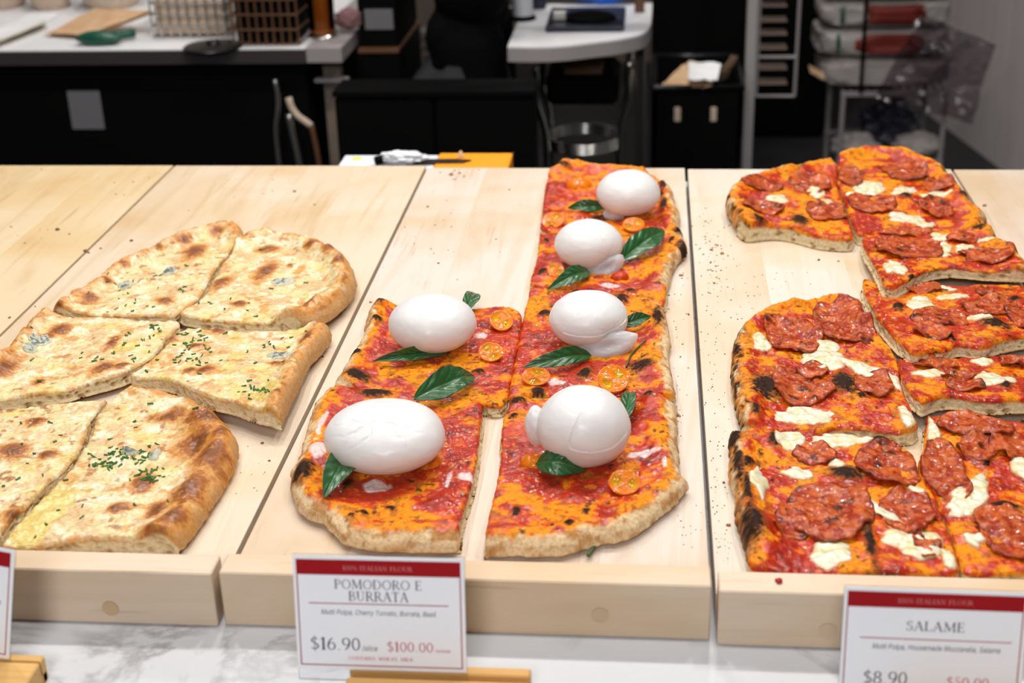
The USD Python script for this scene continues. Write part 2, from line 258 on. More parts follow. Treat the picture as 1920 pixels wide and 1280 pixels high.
def delaunay_in(pts, poly):
    t = Delaunay(pts).simplices; c = pts[t].mean(1); t = t[shapely.contains_xy(poly, c[:, 0], c[:, 1])]
    a, b, c = pts[t[:, 0]], pts[t[:, 1]], pts[t[:, 2]]; ar = (b[:, 0]-a[:, 0])*(c[:, 1]-a[:, 1])-(b[:, 1]-a[:, 1])*(c[:, 0]-a[:, 0])
    t[ar < 0] = t[ar < 0][:, ::-1]; return t[np.abs(ar) > 1e-12]
def make_slice(kind, label, segs, seed, t=.014, rim=.008, rw=.012, er=.009, lift=None, res=.0012, ymin=.8905, tilt_x=0, name='pizza_slice', group=None, feats=()):
    """segs: [(flag, crop, points)]; flag c = baked crust edge, k = knife cut. feats: (what, crop, x, y, rx, ry[, rot])"""
    s = Slice(); s.zb, s.t, s.seed = ZB+.0004, t, seed; rng = np.random.default_rng(seed)
    lf = lift or (0, 0, 0, 1)                     # (lift at back, lift at front, pixel row of the back, of the front)
    s.lift_px = lambda y: lf[0]+(lf[1]-lf[0])*np.clip((y-lf[2])/(lf[3]-lf[2]), 0, 1)
    Yb, Yf = on((960, lf[2]), ZB+t)[1], on((960, lf[3]), ZB+t)[1]
    s.lift = lambda Y: lf[0]+(lf[1]-lf[0])*np.clip((Yb-Y)/(Yb-Yf+1e-9), 0, 1)
    lines = []
    for fl, k, pts in segs:
        w = []
        for x, y in pts:
            px = cp(k, x, y); w.append(on(px, s.zb+s.lift_px(px[1])+(t*.5 if fl == 'c' else t))[:2])
        lines.append((fl, np.array(w)))
    ring, flag = [], []
    for i, (fl, w) in enumerate(lines):
        w = np.vstack([w, lines[(i+1) % len(lines)][1][:1]])
        w = resample(chaikin(w), res)[:-1]; ring.append(w); flag += [fl == 'c']*len(w)
    ring = np.vstack(ring); flag = np.array(flag)
    ring[:, 1] = np.maximum(ring[:, 1], ymin)
    poly = sg.Polygon(ring).buffer(0)
    if poly.geom_type != 'Polygon': poly = max(poly.geoms, key=lambda g: g.area)
    tree = cKDTree(ring)
    ring2 = np.array(poly.exterior.coords)[:-1]
    if not poly.exterior.is_ccw: ring2 = ring2[::-1]
    ring2 = resample(np.vstack([ring2, ring2[:1]]), res)[:-1]; fl2 = flag[tree.query(ring2)[1]]
    tg = np.roll(ring2, -3, 0)-np.roll(ring2, 3, 0); nrm = np.column_stack([tg[:, 1], -tg[:, 0]]); nrm /= np.linalg.norm(nrm, axis=1, keepdims=True)+1e-12
    arc = np.r_[0, np.cumsum(np.linalg.norm(np.diff(ring2, axis=0), axis=1))]
    wob = (fbm(p3(ring2/.006, seed), 3, seed)-.5)*np.where(fl2, .0035, .0016); ring2 = ring2+nrm*wob[:, None]; ring2[:, 1] = np.maximum(ring2[:, 1], ymin)
    poly = sg.Polygon(ring2).buffer(0)
    if poly.geom_type != 'Polygon': poly = max(poly.geoms, key=lambda g: g.area)
    x0, y0, x1, y1 = poly.bounds; gx, gy = np.meshgrid(np.arange(x0, x1, res), np.arange(y0, y1, res*.88)); gx[1::2] += res/2
    g = np.column_stack([gx.ravel(), gy.ravel()])+rng.uniform(-.2, .2, (gx.size, 2))*res
    inn = poly.buffer(-res*.6); g = g[shapely.contains_xy(inn, g[:, 0], g[:, 1])]
    xy = np.vstack([ring2, g]); nb = len(ring2); tri = delaunay_in(xy, poly)
    rc, rk = ring2[fl2], ring2[~fl2]
    dc = cKDTree(rc).query(xy)[0] if len(rc) else np.full(len(xy), 9.); dk = cKDTree(rk).query(xy)[0] if len(rk) else np.full(len(xy), 9.)
    A = lambda sc, oc=4, sd=0: fbm(p3(xy/sc, seed*1.7+sd), oc, seed+sd)
    n1, n2, n3 = A(.018), A(.006, 4, 5), A(.0022, 3, 9)
    # relief
    h = t*np.ones(len(xy))+(A(.03, 3, 3)-.5)*.006+(n2-.5)*.0034+(n3-.5)*(.0012 if kind == 'formaggi' else .0024)
    dcn = dc+(A(.012, 3, 14)-.5)*.008
    h += rim*np.exp(-((dcn-rw)/rw)**2)*(.35+1.3*A(.022, 2, 21))
    for f in feats:
        if f[0] in ('char', 'bub', 'brown'):
            E = ell(s, *f[1:]); q = edist(xy, E, seed+int(f[2]), .2); h += (.0042 if f[0] != 'brown' else .002)*np.exp(-(q*1.1)**2)*min(1, E[1]/.006)
    ed = np.clip(dc/er, 0, 1); prof = np.sqrt(1-(1-ed)**2); ek = np.clip(dk/.004, 0, 1); pk = .80+.2*np.sqrt(1-(1-ek)**2)
    low = t*.42; h = np.where(fl2.size and (dc < er), low+(h-low)*prof, h)*pk
    if tilt_x: h *= 1+tilt_x*((xy[:, 0]-(x0+x1)/2)/(x1-x0))
    s.h0 = h
    # colour
    col, rough = paint(kind, s, xy, dc, dk, h, feats, seed, (n1, n2, n3))
    # side wall: a column of rows below the top edge
    nr = 12; v = [np.column_stack([xy, h])]; cs = [col]; rs = [rough]; edge = h[:nb]
    cells = rng.random((max(8, int(arc[-1]/.0042)), 2))*[arc[-1], 1]; cr = rng.uniform(.0012, .0050, len(cells))
    for r in range(1, nr+1):
        u = r/nr; z = edge*(1-u); sz = np.column_stack([arc, z*1.7]); off = np.zeros(nb)
        d, j = cKDTree(cells*[1, t*1.7]).query(sz, k=3); hole = np.max(np.clip(1.15-d/cr[j], 0, 1), 1)
        k_off = -hole*.0045*(0.15 < u < .93)-(.0010*(fbm(p3(sz/.003, seed), 3)-.3))
        c_off = -er*.62*u**2.2
        k_off = k_off+(.0018 if u > .9 else 0)
        off = np.where(fl2, c_off, k_off); ww = ring2+nrm*off[:, None]; ww[:, 1] = np.maximum(ww[:, 1], ymin)
        v.append(np.column_stack([ww, z]))
        nz = fbm(p3(sz/.004, seed+4), 3)
        base = mixc(np.tile(COL['dough'], (nb, 1)), COL['cream']*.95, nz); base = base*(1-.42*smoothstep(.3, 1, hole))[:, None]*np.array([1, .93, .82])**(hole[:, None]*1.5)
        base = mixc(base, COL['tan'], np.full(nb, smoothstep(.86, 1.0, u)*.9))
        cc = mixc(np.tile(COL['crust'], (nb, 1)), COL['tan'], np.clip(smoothstep(.42, .72, fbm(p3(sz/.009, 3), 4, seed+2))*.6+max(0, u-.7)*2, 0, 1))
        cc = mixc(cc, COL['burnt'], smoothstep(.56, .75, fbm(p3(sz/.013, 8), 3, seed+6))*.8*(.4+u)*(s.scorch))
        if s.scorch > 1: cc = mixc(cc, COL['char'], smoothstep(.50, .62, fbm(p3(sz/.014, 8), 4, seed+7))*.92*smoothstep(.0, .4, u))
        top = col[:nb]; side = np.where(fl2[:, None], cc, base); bl = np.clip((u-.05)/.22+(nz-.5)*.5, 0, 1)
        cs.append(mixc(top, side, bl) if True else side); rs.append(np.full(nb, .75))
    v = np.vstack(v); col = np.vstack(cs); rough = np.concatenate(rs)
    N0 = len(xy); f = [tri]; idx = np.arange(nb); nx = np.roll(idx, -1)
    for r in range(nr):
        a = idx if r == 0 else N0+(r-1)*nb+idx; a2 = nx if r == 0 else N0+(r-1)*nb+nx; b, b2 = N0+r*nb+idx, N0+r*nb+nx
        f += [np.column_stack([a, b, b2]), np.column_stack([a, b2, a2])]
    bot = v[-nb:, :2]; bt = delaunay_in(bot, sg.Polygon(bot).buffer(0)); f.append(bt[:, ::-1]+N0+(nr-1)*nb)
    v[:, 2] += s.zb+s.lift(v[:, 1])
    s.tree = cKDTree(xy); s.z = v[:N0, 2]; s.poly = poly; s.xy = xy
    s.path = thing(name, label, 'pizza slice', group)
    obj(s.path, 'baked_base', (v, np.vstack(f)), 'cheese_pizza' if kind == 'formaggi' else 'pizza', True, col, rough)
    return s
def surf(s, xy, k=5):
    d, j = s.tree.query(np.atleast_2d(xy), k=k); w = 1/(d+1e-5); return (s.z[j]*w).sum(1)/w.sum(1)
def land(s, px):
    z = s.zb+s.t
    for _ in range(5): P = on(px, z); z = surf(s, P[:2])[0]
    return np.array([P[0], P[1], z])
def paint(kind, s, xy, dc, dk, h, feats, seed, ns):
    n1, n2, n3 = ns; N = len(xy); A = lambda sc, oc=4, sd=0: fbm(np.column_stack([xy/sc, h*1.6/sc+seed*1.7+sd]), oc, seed+sd)
    s.scorch = {'formaggi': .5, 'pomodoro': .8, 'salame': 2}[kind]
    if kind == 'formaggi':
        c = mixc(np.tile(COL['cream'], (N, 1)), COL['white'], smoothstep(.48, .62, A(.011, 4, 31))); c = mixc(c, COL['butter'], smoothstep(.54, .68, A(.02, 4, 32))*.8)
        c = mixc(c, (.62, .41, .20), smoothstep(.52, .64, A(.013, 5, 33))*.85); c = mixc(c, COL['gold'], smoothstep(.60, .70, A(.012, 5, 34))*.75); c = mixc(c, COL['brown'], smoothstep(.655, .75, A(.009, 5, 35))*.85)
        c = mixc(c, COL['gold'], smoothstep(.58, .70, A(.0045, 4, 39))*.35)
        rough = .34+.25*smoothstep(.45, .6, A(.013, 3, 36))
        e = smoothstep(.024, .009, dc+(n2-.5)*.016); c = mixc(c, COL['gold'], e*.95*smoothstep(.32, .5, A(.012, 4, 37))); c = mixc(c, COL['brown'], e*smoothstep(.57, .68, A(.011, 5, 38))*.85)
        c = mixc(c, (.50, .27, .10), smoothstep(.0085, .003, dc+(n2-.5)*.006)); c = mixc(c, COL['gold'], smoothstep(.0045, .0015, dk+(n2-.5)*.005)*.6*smoothstep(.4, .6, A(.012, 4, 61))); rough = np.maximum(rough, .7*smoothstep(.012, .004, dc))
    else:
        st = 0 if kind == 'pomodoro' else -.035
        q = A(.016, 5, 41)+st*0
        for f in feats:
            if f[0] in ('sauce', 'gold'): q = q+(.20 if f[0] == 'sauce' else -.20)*np.exp(-edist(xy, ell(s, *f[1:]), seed+3, .3)**2)
        q = q+.06*(n2-.5)*2-.14*smoothstep(.022, .010, dc)
        c = mixc(np.tile(COL['yellow'], (N, 1)), COL['orange'], smoothstep(.40, .48, q)); c = mixc(c, COL['sauce'], smoothstep(.475, .55, q)); c = mixc(c, COL['deep'], smoothstep(.60, .74, q+.25*(n3-.5))*.7)
        c = mixc(c, COL['sauce'], smoothstep(.60, .68, A(.0045, 4, 47))*.75); c = mixc(c, COL['yellow'], smoothstep(.64, .72, A(.006, 4, 48))*.55)
        c = mixc(c, COL['burnt'], smoothstep(.56, .68, A(.008, 5, 49))*.6*smoothstep(.58, .42, q)); c = mixc(c, COL['char'], smoothstep(.66, .73, A(.006, 5, 50))*.85)
        rough = .22+.3*smoothstep(.5, .4, q)
        e = smoothstep(.0115, .006, dc+(n2-.5)*.012+(n1-.5)*.012); cr = mixc(np.tile(COL['crust'], (N, 1)), COL['tan'], smoothstep(.45, .62, A(.01, 4, 51)))
        if kind == 'salame':
            cr = mixc(cr, COL['yellow'], smoothstep(.45, .55, A(.014, 3, 53))*.8)
            cr = mixc(cr, COL['burnt'], smoothstep(.48, .60, A(.010, 4, 52))*.75); cr = mixc(cr, COL['char'], smoothstep(.53, .63, A(.009, 5, 54))*.95)
        c = mixc(c, cr, e); rough = np.maximum(rough, .72*e)
    for f in feats:
        if f[0] in ('sauce', 'gold', 'bub'): continue
        q = edist(xy, ell(s, *f[1:]), seed+int(f[2]) % 97, .45 if f[0] not in ('char', 'milk', 'brown') else .8)+(.5*(n2-.5) if f[0] in ('char', 'milk', 'brown') else 0)
        if f[0] == 'char':
            c = mixc(c, COL['burnt'], smoothstep(1.35, .75, q+.6*(n3-.5))*.85); c = mixc(c, COL['char'], smoothstep(.95, .6, q+1.3*(n3-.5))*.95); rough = np.where(q < 1.1, .62, rough)
        elif f[0] == 'brown':
            c = mixc(c, COL['gold'], smoothstep(1.5, .9, q)*.85); c = mixc(c, COL['brown'], smoothstep(1.02, .6, q+.7*(n3-.5))*.9); c = mixc(c, (.13, .04, .01), smoothstep(.6, .25, q+.8*(n3-.5))*.7)
        elif f[0] == 'crustpatch': c = mixc(c, COL['crust'], smoothstep(1.1, .8, q)); rough = np.where(q < 1, .7, rough)
        elif f[0] in COL:
            c = mixc(c, COL[f[0]], smoothstep(1.1, .75, q)*(.9 if f[0] != 'milk' else .8)); rough = np.where(q < 1, .25, rough)
    return np.clip(c, .002, .95), rough

# toppings baked into a slice are its parts
def blob(s, k, x, y, rx, ry, rot, seed, thick, res, rag, lift_fn, grow=1.):
    c, a, b, r = ell(s, k, x, y, rx*grow, ry*grow, rot); th = np.linspace(0, 2*np.pi, 90, endpoint=False)
    rr = 1+rag*2*(fbm(np.column_stack([np.cos(th)*1.3, np.sin(th)*1.3, np.full(90, seed*1.9)]), 4, seed)-.5)*1.6
    p = np.column_stack([np.cos(th)*a*rr, np.sin(th)*b*rr]); R = np.array([[math.cos(r), -math.sin(r)], [math.sin(r), math.cos(r)]]); p = p@R.T+c
    pol = sg.Polygon(p).buffer(0); pol = pol.intersection(s.poly.buffer(-.0012))
    if pol.is_empty: return None
    if pol.geom_type != 'Polygon': pol = max((g for g in pol.geoms if g.geom_type == 'Polygon'), key=lambda g: g.area)
    rg = np.array(pol.exterior.coords)[:-1]; rg = resample(np.vstack([rg, rg[:1]]), res)[:-1]
    if len(rg) < 8: return None
    x0, y0, x1, y1 = pol.bounds; gx, gy = np.meshgrid(np.arange(x0, x1, res), np.arange(y0, y1, res*.88)); gx[1::2] += res/2
    g = np.column_stack([gx.ravel(), gy.ravel()]); g = g[shapely.contains_xy(pol.buffer(-res*.5), g[:, 0], g[:, 1])]
    xy = np.vstack([rg, g]); nb = len(rg); tri = delaunay_in(xy, sg.Polygon(rg).buffer(0)); d = cKDTree(rg).query(xy)[0]; z0 = surf(s, xy, 8)
    top, bot = lift_fn(xy, d, c, a, b); v = np.vstack([np.column_stack([xy, z0+top]), np.column_stack([xy[nb:], (z0+bot)[nb:]])])
    mp = np.r_[np.arange(nb), np.arange(len(xy), len(xy)+len(xy)-nb)]; return v, np.vstack([tri, mp[tri][:, ::-1]]), xy, d, nb
def mozz(s, k, x, y, rx, ry, rot=0, seed=0, res=.0013):
    seed = int(seed or x*7+y*3) % 991
    def lf(xy, d, c, a, b):
        m = min(a, b); p = np.sqrt(1-(1-np.clip(d/(m*.75), 0, 1))**2); return -.0004+p*.0024*(.7+.8*fbm(p3(xy/.008, seed), 3, seed)), -.0012*np.clip(d/.002, 0, 1)-.0004
    r = blob(s, k, x, y, rx, ry, rot, seed, .002, res, .42, lf)
    if r is None: return
    v, f, xy, d, nb = r; q = fbm(p3(xy/.007, seed+3), 4, seed)
    c = mixc(np.tile(np.array((.79, .71, .50)), (len(xy), 1)), (.72, .54, .23), smoothstep(.52, .68, q)*.8); c = mixc(c, (.66, .26, .10), smoothstep(.0026, .0004, d+(q-.5)*.003)*.8)
    c = mixc(c, (.72, .36, .10), smoothstep(.66, .76, fbm(p3(xy/.006, seed+9), 4, seed+1))*.6)
    obj(s.path, 'melted_mozzarella', (v, f), 'melted_mozzarella', True, np.vstack([c, c[nb:]]), np.full(len(v), .3), kind=None)
def salame(s, k, x, y, rx, ry, rot=0, seed=0, res=.0013):
    seed = int(seed or x*5+y*11) % 983
    def lf(xy, d, c, a, b):
        th = np.arctan2(xy[:, 1]-c[1], xy[:, 0]-c[0]); m = min(a, b); e = np.exp(-d/(m*.35))
        w = .0018*e*(.9+np.sin(3*th+seed)+.6*np.sin(4*th+seed*2))+(fbm(p3(xy/.015, seed), 3, seed)-.5)*.0065+.0010+(fbm(p3(xy/.005, seed+1), 2, seed)-.5)*.0005
        w += .003*fbm(p3(xy/.02, seed+5), 2, seed)**2
        ed = np.sqrt(np.clip(d/.0016, 0, 1)); return w-.0016*(1-ed)+.0012*ed*0, w-.0016
    r = blob(s, k, x, y, rx, ry, rot, seed, .002, res, .24, lf, 1.12)
    if r is None: return
    v, f, xy, d, nb = r; q = fbm(p3(xy/.006, seed+3), 4, seed); fl = fbm(p3(xy/.0032, seed+8), 3, seed+2)
    c = mixc(np.tile(np.array((.32, .028, .006)), (len(xy), 1)), (.47, .085, .018), smoothstep(.45, .6, q)); c = mixc(c, (.58, .19, .075), smoothstep(.60, .70, fl)*.6)
    c = mixc(c, (.19, .018, .005), smoothstep(.0045, .001, d+(q-.5)*.004)*.7); c = mixc(c, COL['char'], smoothstep(.64, .74, fbm(p3(xy/.010, seed+14), 4, seed+5))*.8)
    c = mixc(c, (.62, .12, .02), smoothstep(.58, .70, fbm(p3(xy/.011, seed+19), 3, seed+7))*.6)
    obj(s.path, 'salami', (v, f), 'salami', True, np.vstack([c, c[nb:]]), np.full(len(v), .33))
def chives(s, pts, cl, n, seed):
    rng = np.random.default_rng(seed); ms = []
    al = [cp(k, x, y) for k, x, y in pts]+[cp(k, x+rng.normal()*sx, y+rng.normal()*sy) for k, x, y, sx, sy, m in cl for _ in range(m)]
    lo, hi = s.xy.min(0), s.xy.max(0); w = []
    while len(w) < n:
        q = rng.uniform(lo, hi)
        if shapely.contains_xy(s.poly.buffer(-.015), *q): w.append(q)
    for q in [on(p, s.zb+s.t+s.lift_px(p[1]))[:2] for p in al]+w:
        if not shapely.contains_xy(s.poly.buffer(-.004), *q): continue
        L = rng.uniform(.0012, .0030); r = rng.uniform(.0006, .0010); m = trimesh.creation.cylinder(radius=r, height=2*L, sections=7)
        m.apply_transform(trimesh.transformations.rotation_matrix(math.pi/2+rng.normal()*.25, [1, 0, 0])); m.apply_transform(trimesh.transformations.rotation_matrix(rng.uniform(0, 3.2), [0, 0, 1]))
        m.apply_translation([q[0], q[1], surf(s, q)[0]+r*.6]); ms.append(m)
    obj(s.path, 'chopped_chives', cat_(ms), 'herb', 40, kind='stuff')
def blue_cheese(s, k, x, y, rx, ry, seed):
    def lf(xy, d, c, a, b): p = np.sqrt(1-(1-np.clip(d/(min(a, b)*.8), 0, 1))**2); return p*.0035*(.4+1.2*fbm(p3(xy/.004, seed), 3, seed)), -.0006*np.clip(d/.001, 0, 1)
    r = blob(s, k, x, y, rx, ry, 0, seed, .003, .0011, .45, lf)
    if r is None: return
    v, f, xy, d, nb = r; q = fbm(p3(xy/.0035, seed+3), 4, seed); c = mixc(np.tile(np.array((.46, .45, .36)), (len(xy), 1)), (.10, .12, .115), smoothstep(.45, .6, q)); c = mixc(c, (.80, .72, .5), smoothstep(.002, .0006, d))
    obj(s.path, 'blue_cheese', (v, f), 'melted_mozzarella', True, np.vstack([c, c[nb:]]), np.full(len(v), .5), label='grey blue crumb of cheese')

# ---- white pizza with cheese and chives
GW = 'slices of white cheese pizza'
def brown(k, *a): return [('brown', k)+p for p in a]
g1 = make_slice('formaggi', 'cheese pizza slice at the far end of its board, with a torn upright crust tip', [
    ('c', '3', [(270, 520), (290, 480), (430, 425), (520, 360), (560, 310), (700, 255), (800, 195), (920, 145), (1060, 100), (1190, 75), (1250, 92)]),
    ('k', '3', [(1260, 130), (1190, 175), (1172, 215), (1135, 245), (1085, 320), (1045, 400), (1000, 455), (915, 510), (895, 530), (800, 522), (640, 518), (500, 518), (380, 505)])], 11, t=.012, rim=.009, lift=(0, .005, 430, 600), group=GW,
    feats=brown('3', (1000, 205, 55, 38), (1120, 105, 45, 18), (950, 155, 40, 15), (470, 440, 50, 18), (640, 290, 40, 14), (820, 200, 20, 12), (310, 495, 28, 16), (560, 370, 30, 14), (850, 455, 40, 20)))
g2 = make_slice('formaggi', 'cheese pizza slice with the big rounded golden crust corner, at the far end', [
    ('k', '3', [(1195, 195)]),
    ('c', '3', [(1225, 170), (1280, 148), (1370, 134), (1480, 145), (1600, 162), (1700, 205), (1790, 260), (1835, 330), (1832, 400), (1790, 465), (1720, 530), (1650, 572)]),
    ('k', '3', [(1560, 560), (1500, 562), (1300, 560), (1100, 548), (960, 530), (920, 515), (950, 482), (1015, 455), (1062, 408), (1102, 330), (1150, 250)])], 12, t=.012, rim=.013, rw=.015, er=.013, lift=(0, .007, 450, 612), group=GW,
    feats=brown('3', (1370, 300, 48, 50), (1140, 360, 40, 35), (1710, 225, 55, 28), (1750, 290, 28, 16), (1230, 470, 34, 15), (1580, 500, 45, 30), (1490, 270, 22, 12), (1380, 190, 55, 16), (1600, 200, 30, 10)))
g3 = make_slice('formaggi', 'cheese pizza slice with large blue mould patch, middle row, crust on its far side', [
    ('c', '3', [(200, 535), (180, 575), (110, 640), (50, 735), (-20, 785), (-90, 850), (-160, 930), (-210, 985)]),
    ('k', '3', [(-150, 985), (0, 955), (150, 930), (330, 915), (440, 878), (560, 850), (640, 826), (690, 785), (785, 737), (818, 695), (848, 648), (895, 600), (935, 565), (900, 550), (760, 548), (600, 535), (480, 528), (350, 532)])], 13, t=.013, rim=.009, lift=(0, .006, 595, 750), group=GW,
    feats=brown('3', (310, 610, 55, 28), (570, 670, 30, 28), (40, 810, 50, 45), (540, 800, 60, 28), (130, 640, 36, 12), (210, 870, 28, 15), (250, 640, 40, 12), (620, 790, 30, 20))+[('butter', '3', 640, 690, 70, 35)])
g4 = make_slice('formaggi', 'cheese pizza slice densely sprinkled with chives, airy cut edge showing, middle row', [
    ('k', '3', [(965, 590), (1100, 600), (1300, 608), (1500, 606)]),
    ('c', '3', [(1660, 600), (1715, 615), (1690, 670), (1645, 720), (1590, 770), (1565, 840), (1535, 900), (1500, 970), (1470, 1040)]),
    ('k', '3', [(1440, 1036), (1380, 1018), (1300, 1003), (1200, 965), (1080, 942), (960, 895), (880, 850), (760, 845), (655, 848), (700, 802), (762, 772), (832, 712), (872, 650), (940, 602)])], 14, t=.0155, rim=.006, rw=.010, er=.008, lift=(0, .011, 610, 785), group=GW,
    feats=brown('3', (980, 820, 36, 18), (1060, 815, 46, 22), (1130, 605, 66, 20), (1580, 660, 34, 45), (1430, 780, 55, 16), (1430, 960, 24, 14), (1010, 690, 40, 16), (880, 650, 40, 20), (1380, 920, 30, 50))+[('butter', '3', 1380, 920, 70, 60)])
g5 = make_slice('formaggi', 'cheese pizza slice partly outside the photo, front row, beside the orange brown crust slice', [
    ('k', '4', [(442, 106), (380, 112), (280, 122), (150, 132), (40, 142), (-60, 170), (-120, 260), (-140, 400), (-130, 560), (-100, 690), (-20, 690), (30, 622), (100, 552), (155, 490), (200, 448), (270, 388), (312, 338), (352, 268), (368, 200), (402, 150)])], 15, t=.014, rim=0, group=GW, lift=(0, .002, 745, 1030),
    feats=brown('4', (60, 320, 60, 36), (60, 590, 50, 30), (150, 200, 50, 14), (200, 340, 40, 16)))
g6 = make_slice('formaggi', 'front cheese pizza slice with a broad deeply browned crust border', [
    ('k', '4', [(402, 165), (432, 130), (472, 102), (520, 86)]),
    ('c', '4', [(600, 88), (700, 106), (790, 132), (870, 172), (930, 222), (975, 272), (990, 322), (975, 390), (922, 480), (872, 560), (812, 645), (770, 700)]),
    ('k', '4', [(735, 690), (650, 672), (540, 680), (400, 676), (290, 680), (180, 705), (60, 712), (-15, 708), (62, 622), (132, 562), (202, 482), (292, 392), (332, 332), (374, 260), (390, 200)])], 16, t=.0155, rim=.007, rw=.016, er=.012, group=GW,
    feats=brown('4', (860, 210, 85, 36), (820, 300, 100, 66), (870, 370, 80, 50), (700, 190, 70, 22), (650, 570, 50, 44), (650, 660, 66, 30), (590, 460, 48, 40), (790, 500, 55, 70), (920, 270, 40, 40), (720, 620, 60, 40), (480, 560, 40, 25))+[('butter', '4', 200, 560, 110, 90), ('butter', '4', 120, 650, 80, 50), ('gold', '4', 800, 420, 60, 60)])
for s, bl in ((g1, [(650, 375, 40, 16), (880, 300, 45, 16)]), (g2, [(1460, 355, 60, 20)]), (g3, [(210, 672, 48, 30), (160, 712, 42, 14)]), (g4, [(1440, 735, 60, 22)])):
    for i, b in enumerate(bl): blue_cheese(s, '3', *b, 5+i)
blue_cheese(g6, '4', 640, 340, 26, 18, 8); blue_cheese(g6, '4', 535, 330, 32, 14, 9)
chives(g1, [('3', 560, 345), ('3', 595, 372), ('3', 685, 350), ('3', 640, 520)], [('3', 660, 440, 60, 40, 12), ('3', 940, 390, 20, 10, 4)], 6, 21)
chives(g2, [('3', 1315, 535), ('3', 1010, 465), ('3', 1090, 468)], [('3', 1100, 470, 60, 15, 5)], 5, 22)
chives(g3, [('3', 300, 932), ('3', 688, 750)], [('3', 800, 590, 30, 25, 12), ('3', 690, 680, 40, 30, 12), ('3', 520, 750, 60, 20, 6)], 4, 23)
chives(g4, [('3', 755, 820), ('3', 1305, 608), ('3', 1160, 625)], [('3', 1005, 690, 40, 50, 34), ('3', 920, 640, 30, 20, 14), ('3', 1000, 760, 80, 12, 14), ('3', 1340, 920, 40, 30, 16), ('3', 1400, 690, 60, 30, 8)], 12, 24)
chives(g5, [('4', 250, 258), ('4', 228, 284), ('4', 115, 380), ('4', 15, 468), ('4', 75, 438), ('4', 178, 425)], [], 4, 25)
chives(g6, [('4', 555, 198), ('4', 562, 222), ('4', 456, 270), ('4', 272, 443), ('4', 343, 555), ('4', 145, 672), ('4', 95, 705)], [('4', 420, 375, 25, 12, 22), ('4', 500, 340, 50, 18, 26), ('4', 620, 425, 30, 14, 26), ('4', 610, 340, 40, 30, 12)], 10, 26)

# ---- tomato pizza
GT = 'slices of tomato pizza under burrata'
def ch(k, *a): return [('char', k)+p for p in a]
b1 = make_slice('pomodoro', 'tomato pizza slice carrying the smooth oval burrata, at the left of the far row', [
    ('c', '5', [(480, 118), (442, 185), (435, 260), (410, 310), (370, 370), (340, 430), (310, 468), (292, 498)]),
    ('k', '5', [(330, 492), (480, 498), (640, 520), (800, 530), (920, 545), (965, 562), (1000, 572), (1058, 566), (1075, 510), (1098, 400), (1110, 330), (1128, 250), (1138, 152), (1090, 132), (1000, 122), (930, 142), (880, 132), (560, 122), (512, 112)])], 31, t=.012, rim=.006, group=GT,
    feats=ch('5', (505, 130, 30, 12), (490, 205, 28, 12), (400, 355, 28, 13), (400, 450, 66, 30), (940, 425, 38, 16))+[('milk', '5', 955, 255, 28, 12), ('sauce', '5', 1000, 200, 120, 60), ('sauce', '5', 1050, 420, 80, 90), ('gold', '5', 640, 430, 120, 40), ('gold', '5', 480, 200, 40, 70), ('sauce', '5', 480, 440, 40, 40)])
b2 = make_slice('pomodoro', 'near tomato pizza slice carrying the pleated burrata, rounded crust corner', [
    ('k', '5', [(240, 515), (300, 492), (400, 490), (560, 500), (760, 525), (900, 535), (955, 550), (962, 570), (945, 700), (928, 850), (903, 950), (872, 1030), (858, 1100)]),
    ('c', '5', [(850, 1200), (840, 1212), (700, 1212), (500, 1205), (400, 1195), (320, 1165), (290, 1120), (240, 1082), (160, 1058), (118, 995), (102, 900), (115, 855), (150, 800), (165, 735), (190, 640), (215, 565)])], 32, t=.0135, rim=.006, rw=.014, er=.012, group=GT,
    feats=ch('5', (480, 520, 76, 22), (160, 880, 50, 44), (360, 920, 30, 28), (550, 1025, 22, 10), (430, 1065, 26, 16), (380, 1080, 14, 9))+[('milk', '5', 232, 790, 38, 22), ('milk', '5', 250, 660, 14, 60), ('milk', '5', 880, 880, 40, 18), ('milk', '5', 808, 895, 12, 36), ('milk', '5', 490, 925, 66, 20),
      ('sauce', '5', 880, 740, 90, 120), ('sauce', '5', 830, 1000, 110, 60), ('sauce', '5', 480, 950, 100, 44), ('gold', '5', 500, 1080, 260, 40), ('gold', '5', 260, 570, 60, 50), ('gold', '5', 200, 700, 40, 60), ('sauce', '5', 720, 1020, 60, 30)])
r1 = make_slice('pomodoro', 'farthest tomato pizza slice of the long strip, carrying the topmost burrata', [
    ('k', '6', [(482, 60), (450, 170), (443, 260), (433, 350), (422, 428), (640, 438), (900, 442), (1100, 448), (1240, 452)]),
    ('c', '6', [(1285, 468), (1248, 415), (1268, 380), (1254, 300), (1226, 240), (1220, 185), (1152, 148), (1050, 75), (850, 62), (760, 62), (680, 40), (600, 32), (540, 34)])], 33, t=.012, rim=.006, res=.0015, group=GT,
    feats=ch('6', (580, 50, 45, 18), (1165, 280, 25, 40), (1160, 170, 20, 20), (1265, 450, 30, 20), (800, 350, 80, 12), (1150, 230, 14, 20))+[('sauce', '6', 560, 130, 120, 60), ('sauce', '6', 1130, 390, 90, 40), ('gold', '6', 620, 110, 110, 40), ('sauce', '6', 470, 280, 60, 80)])
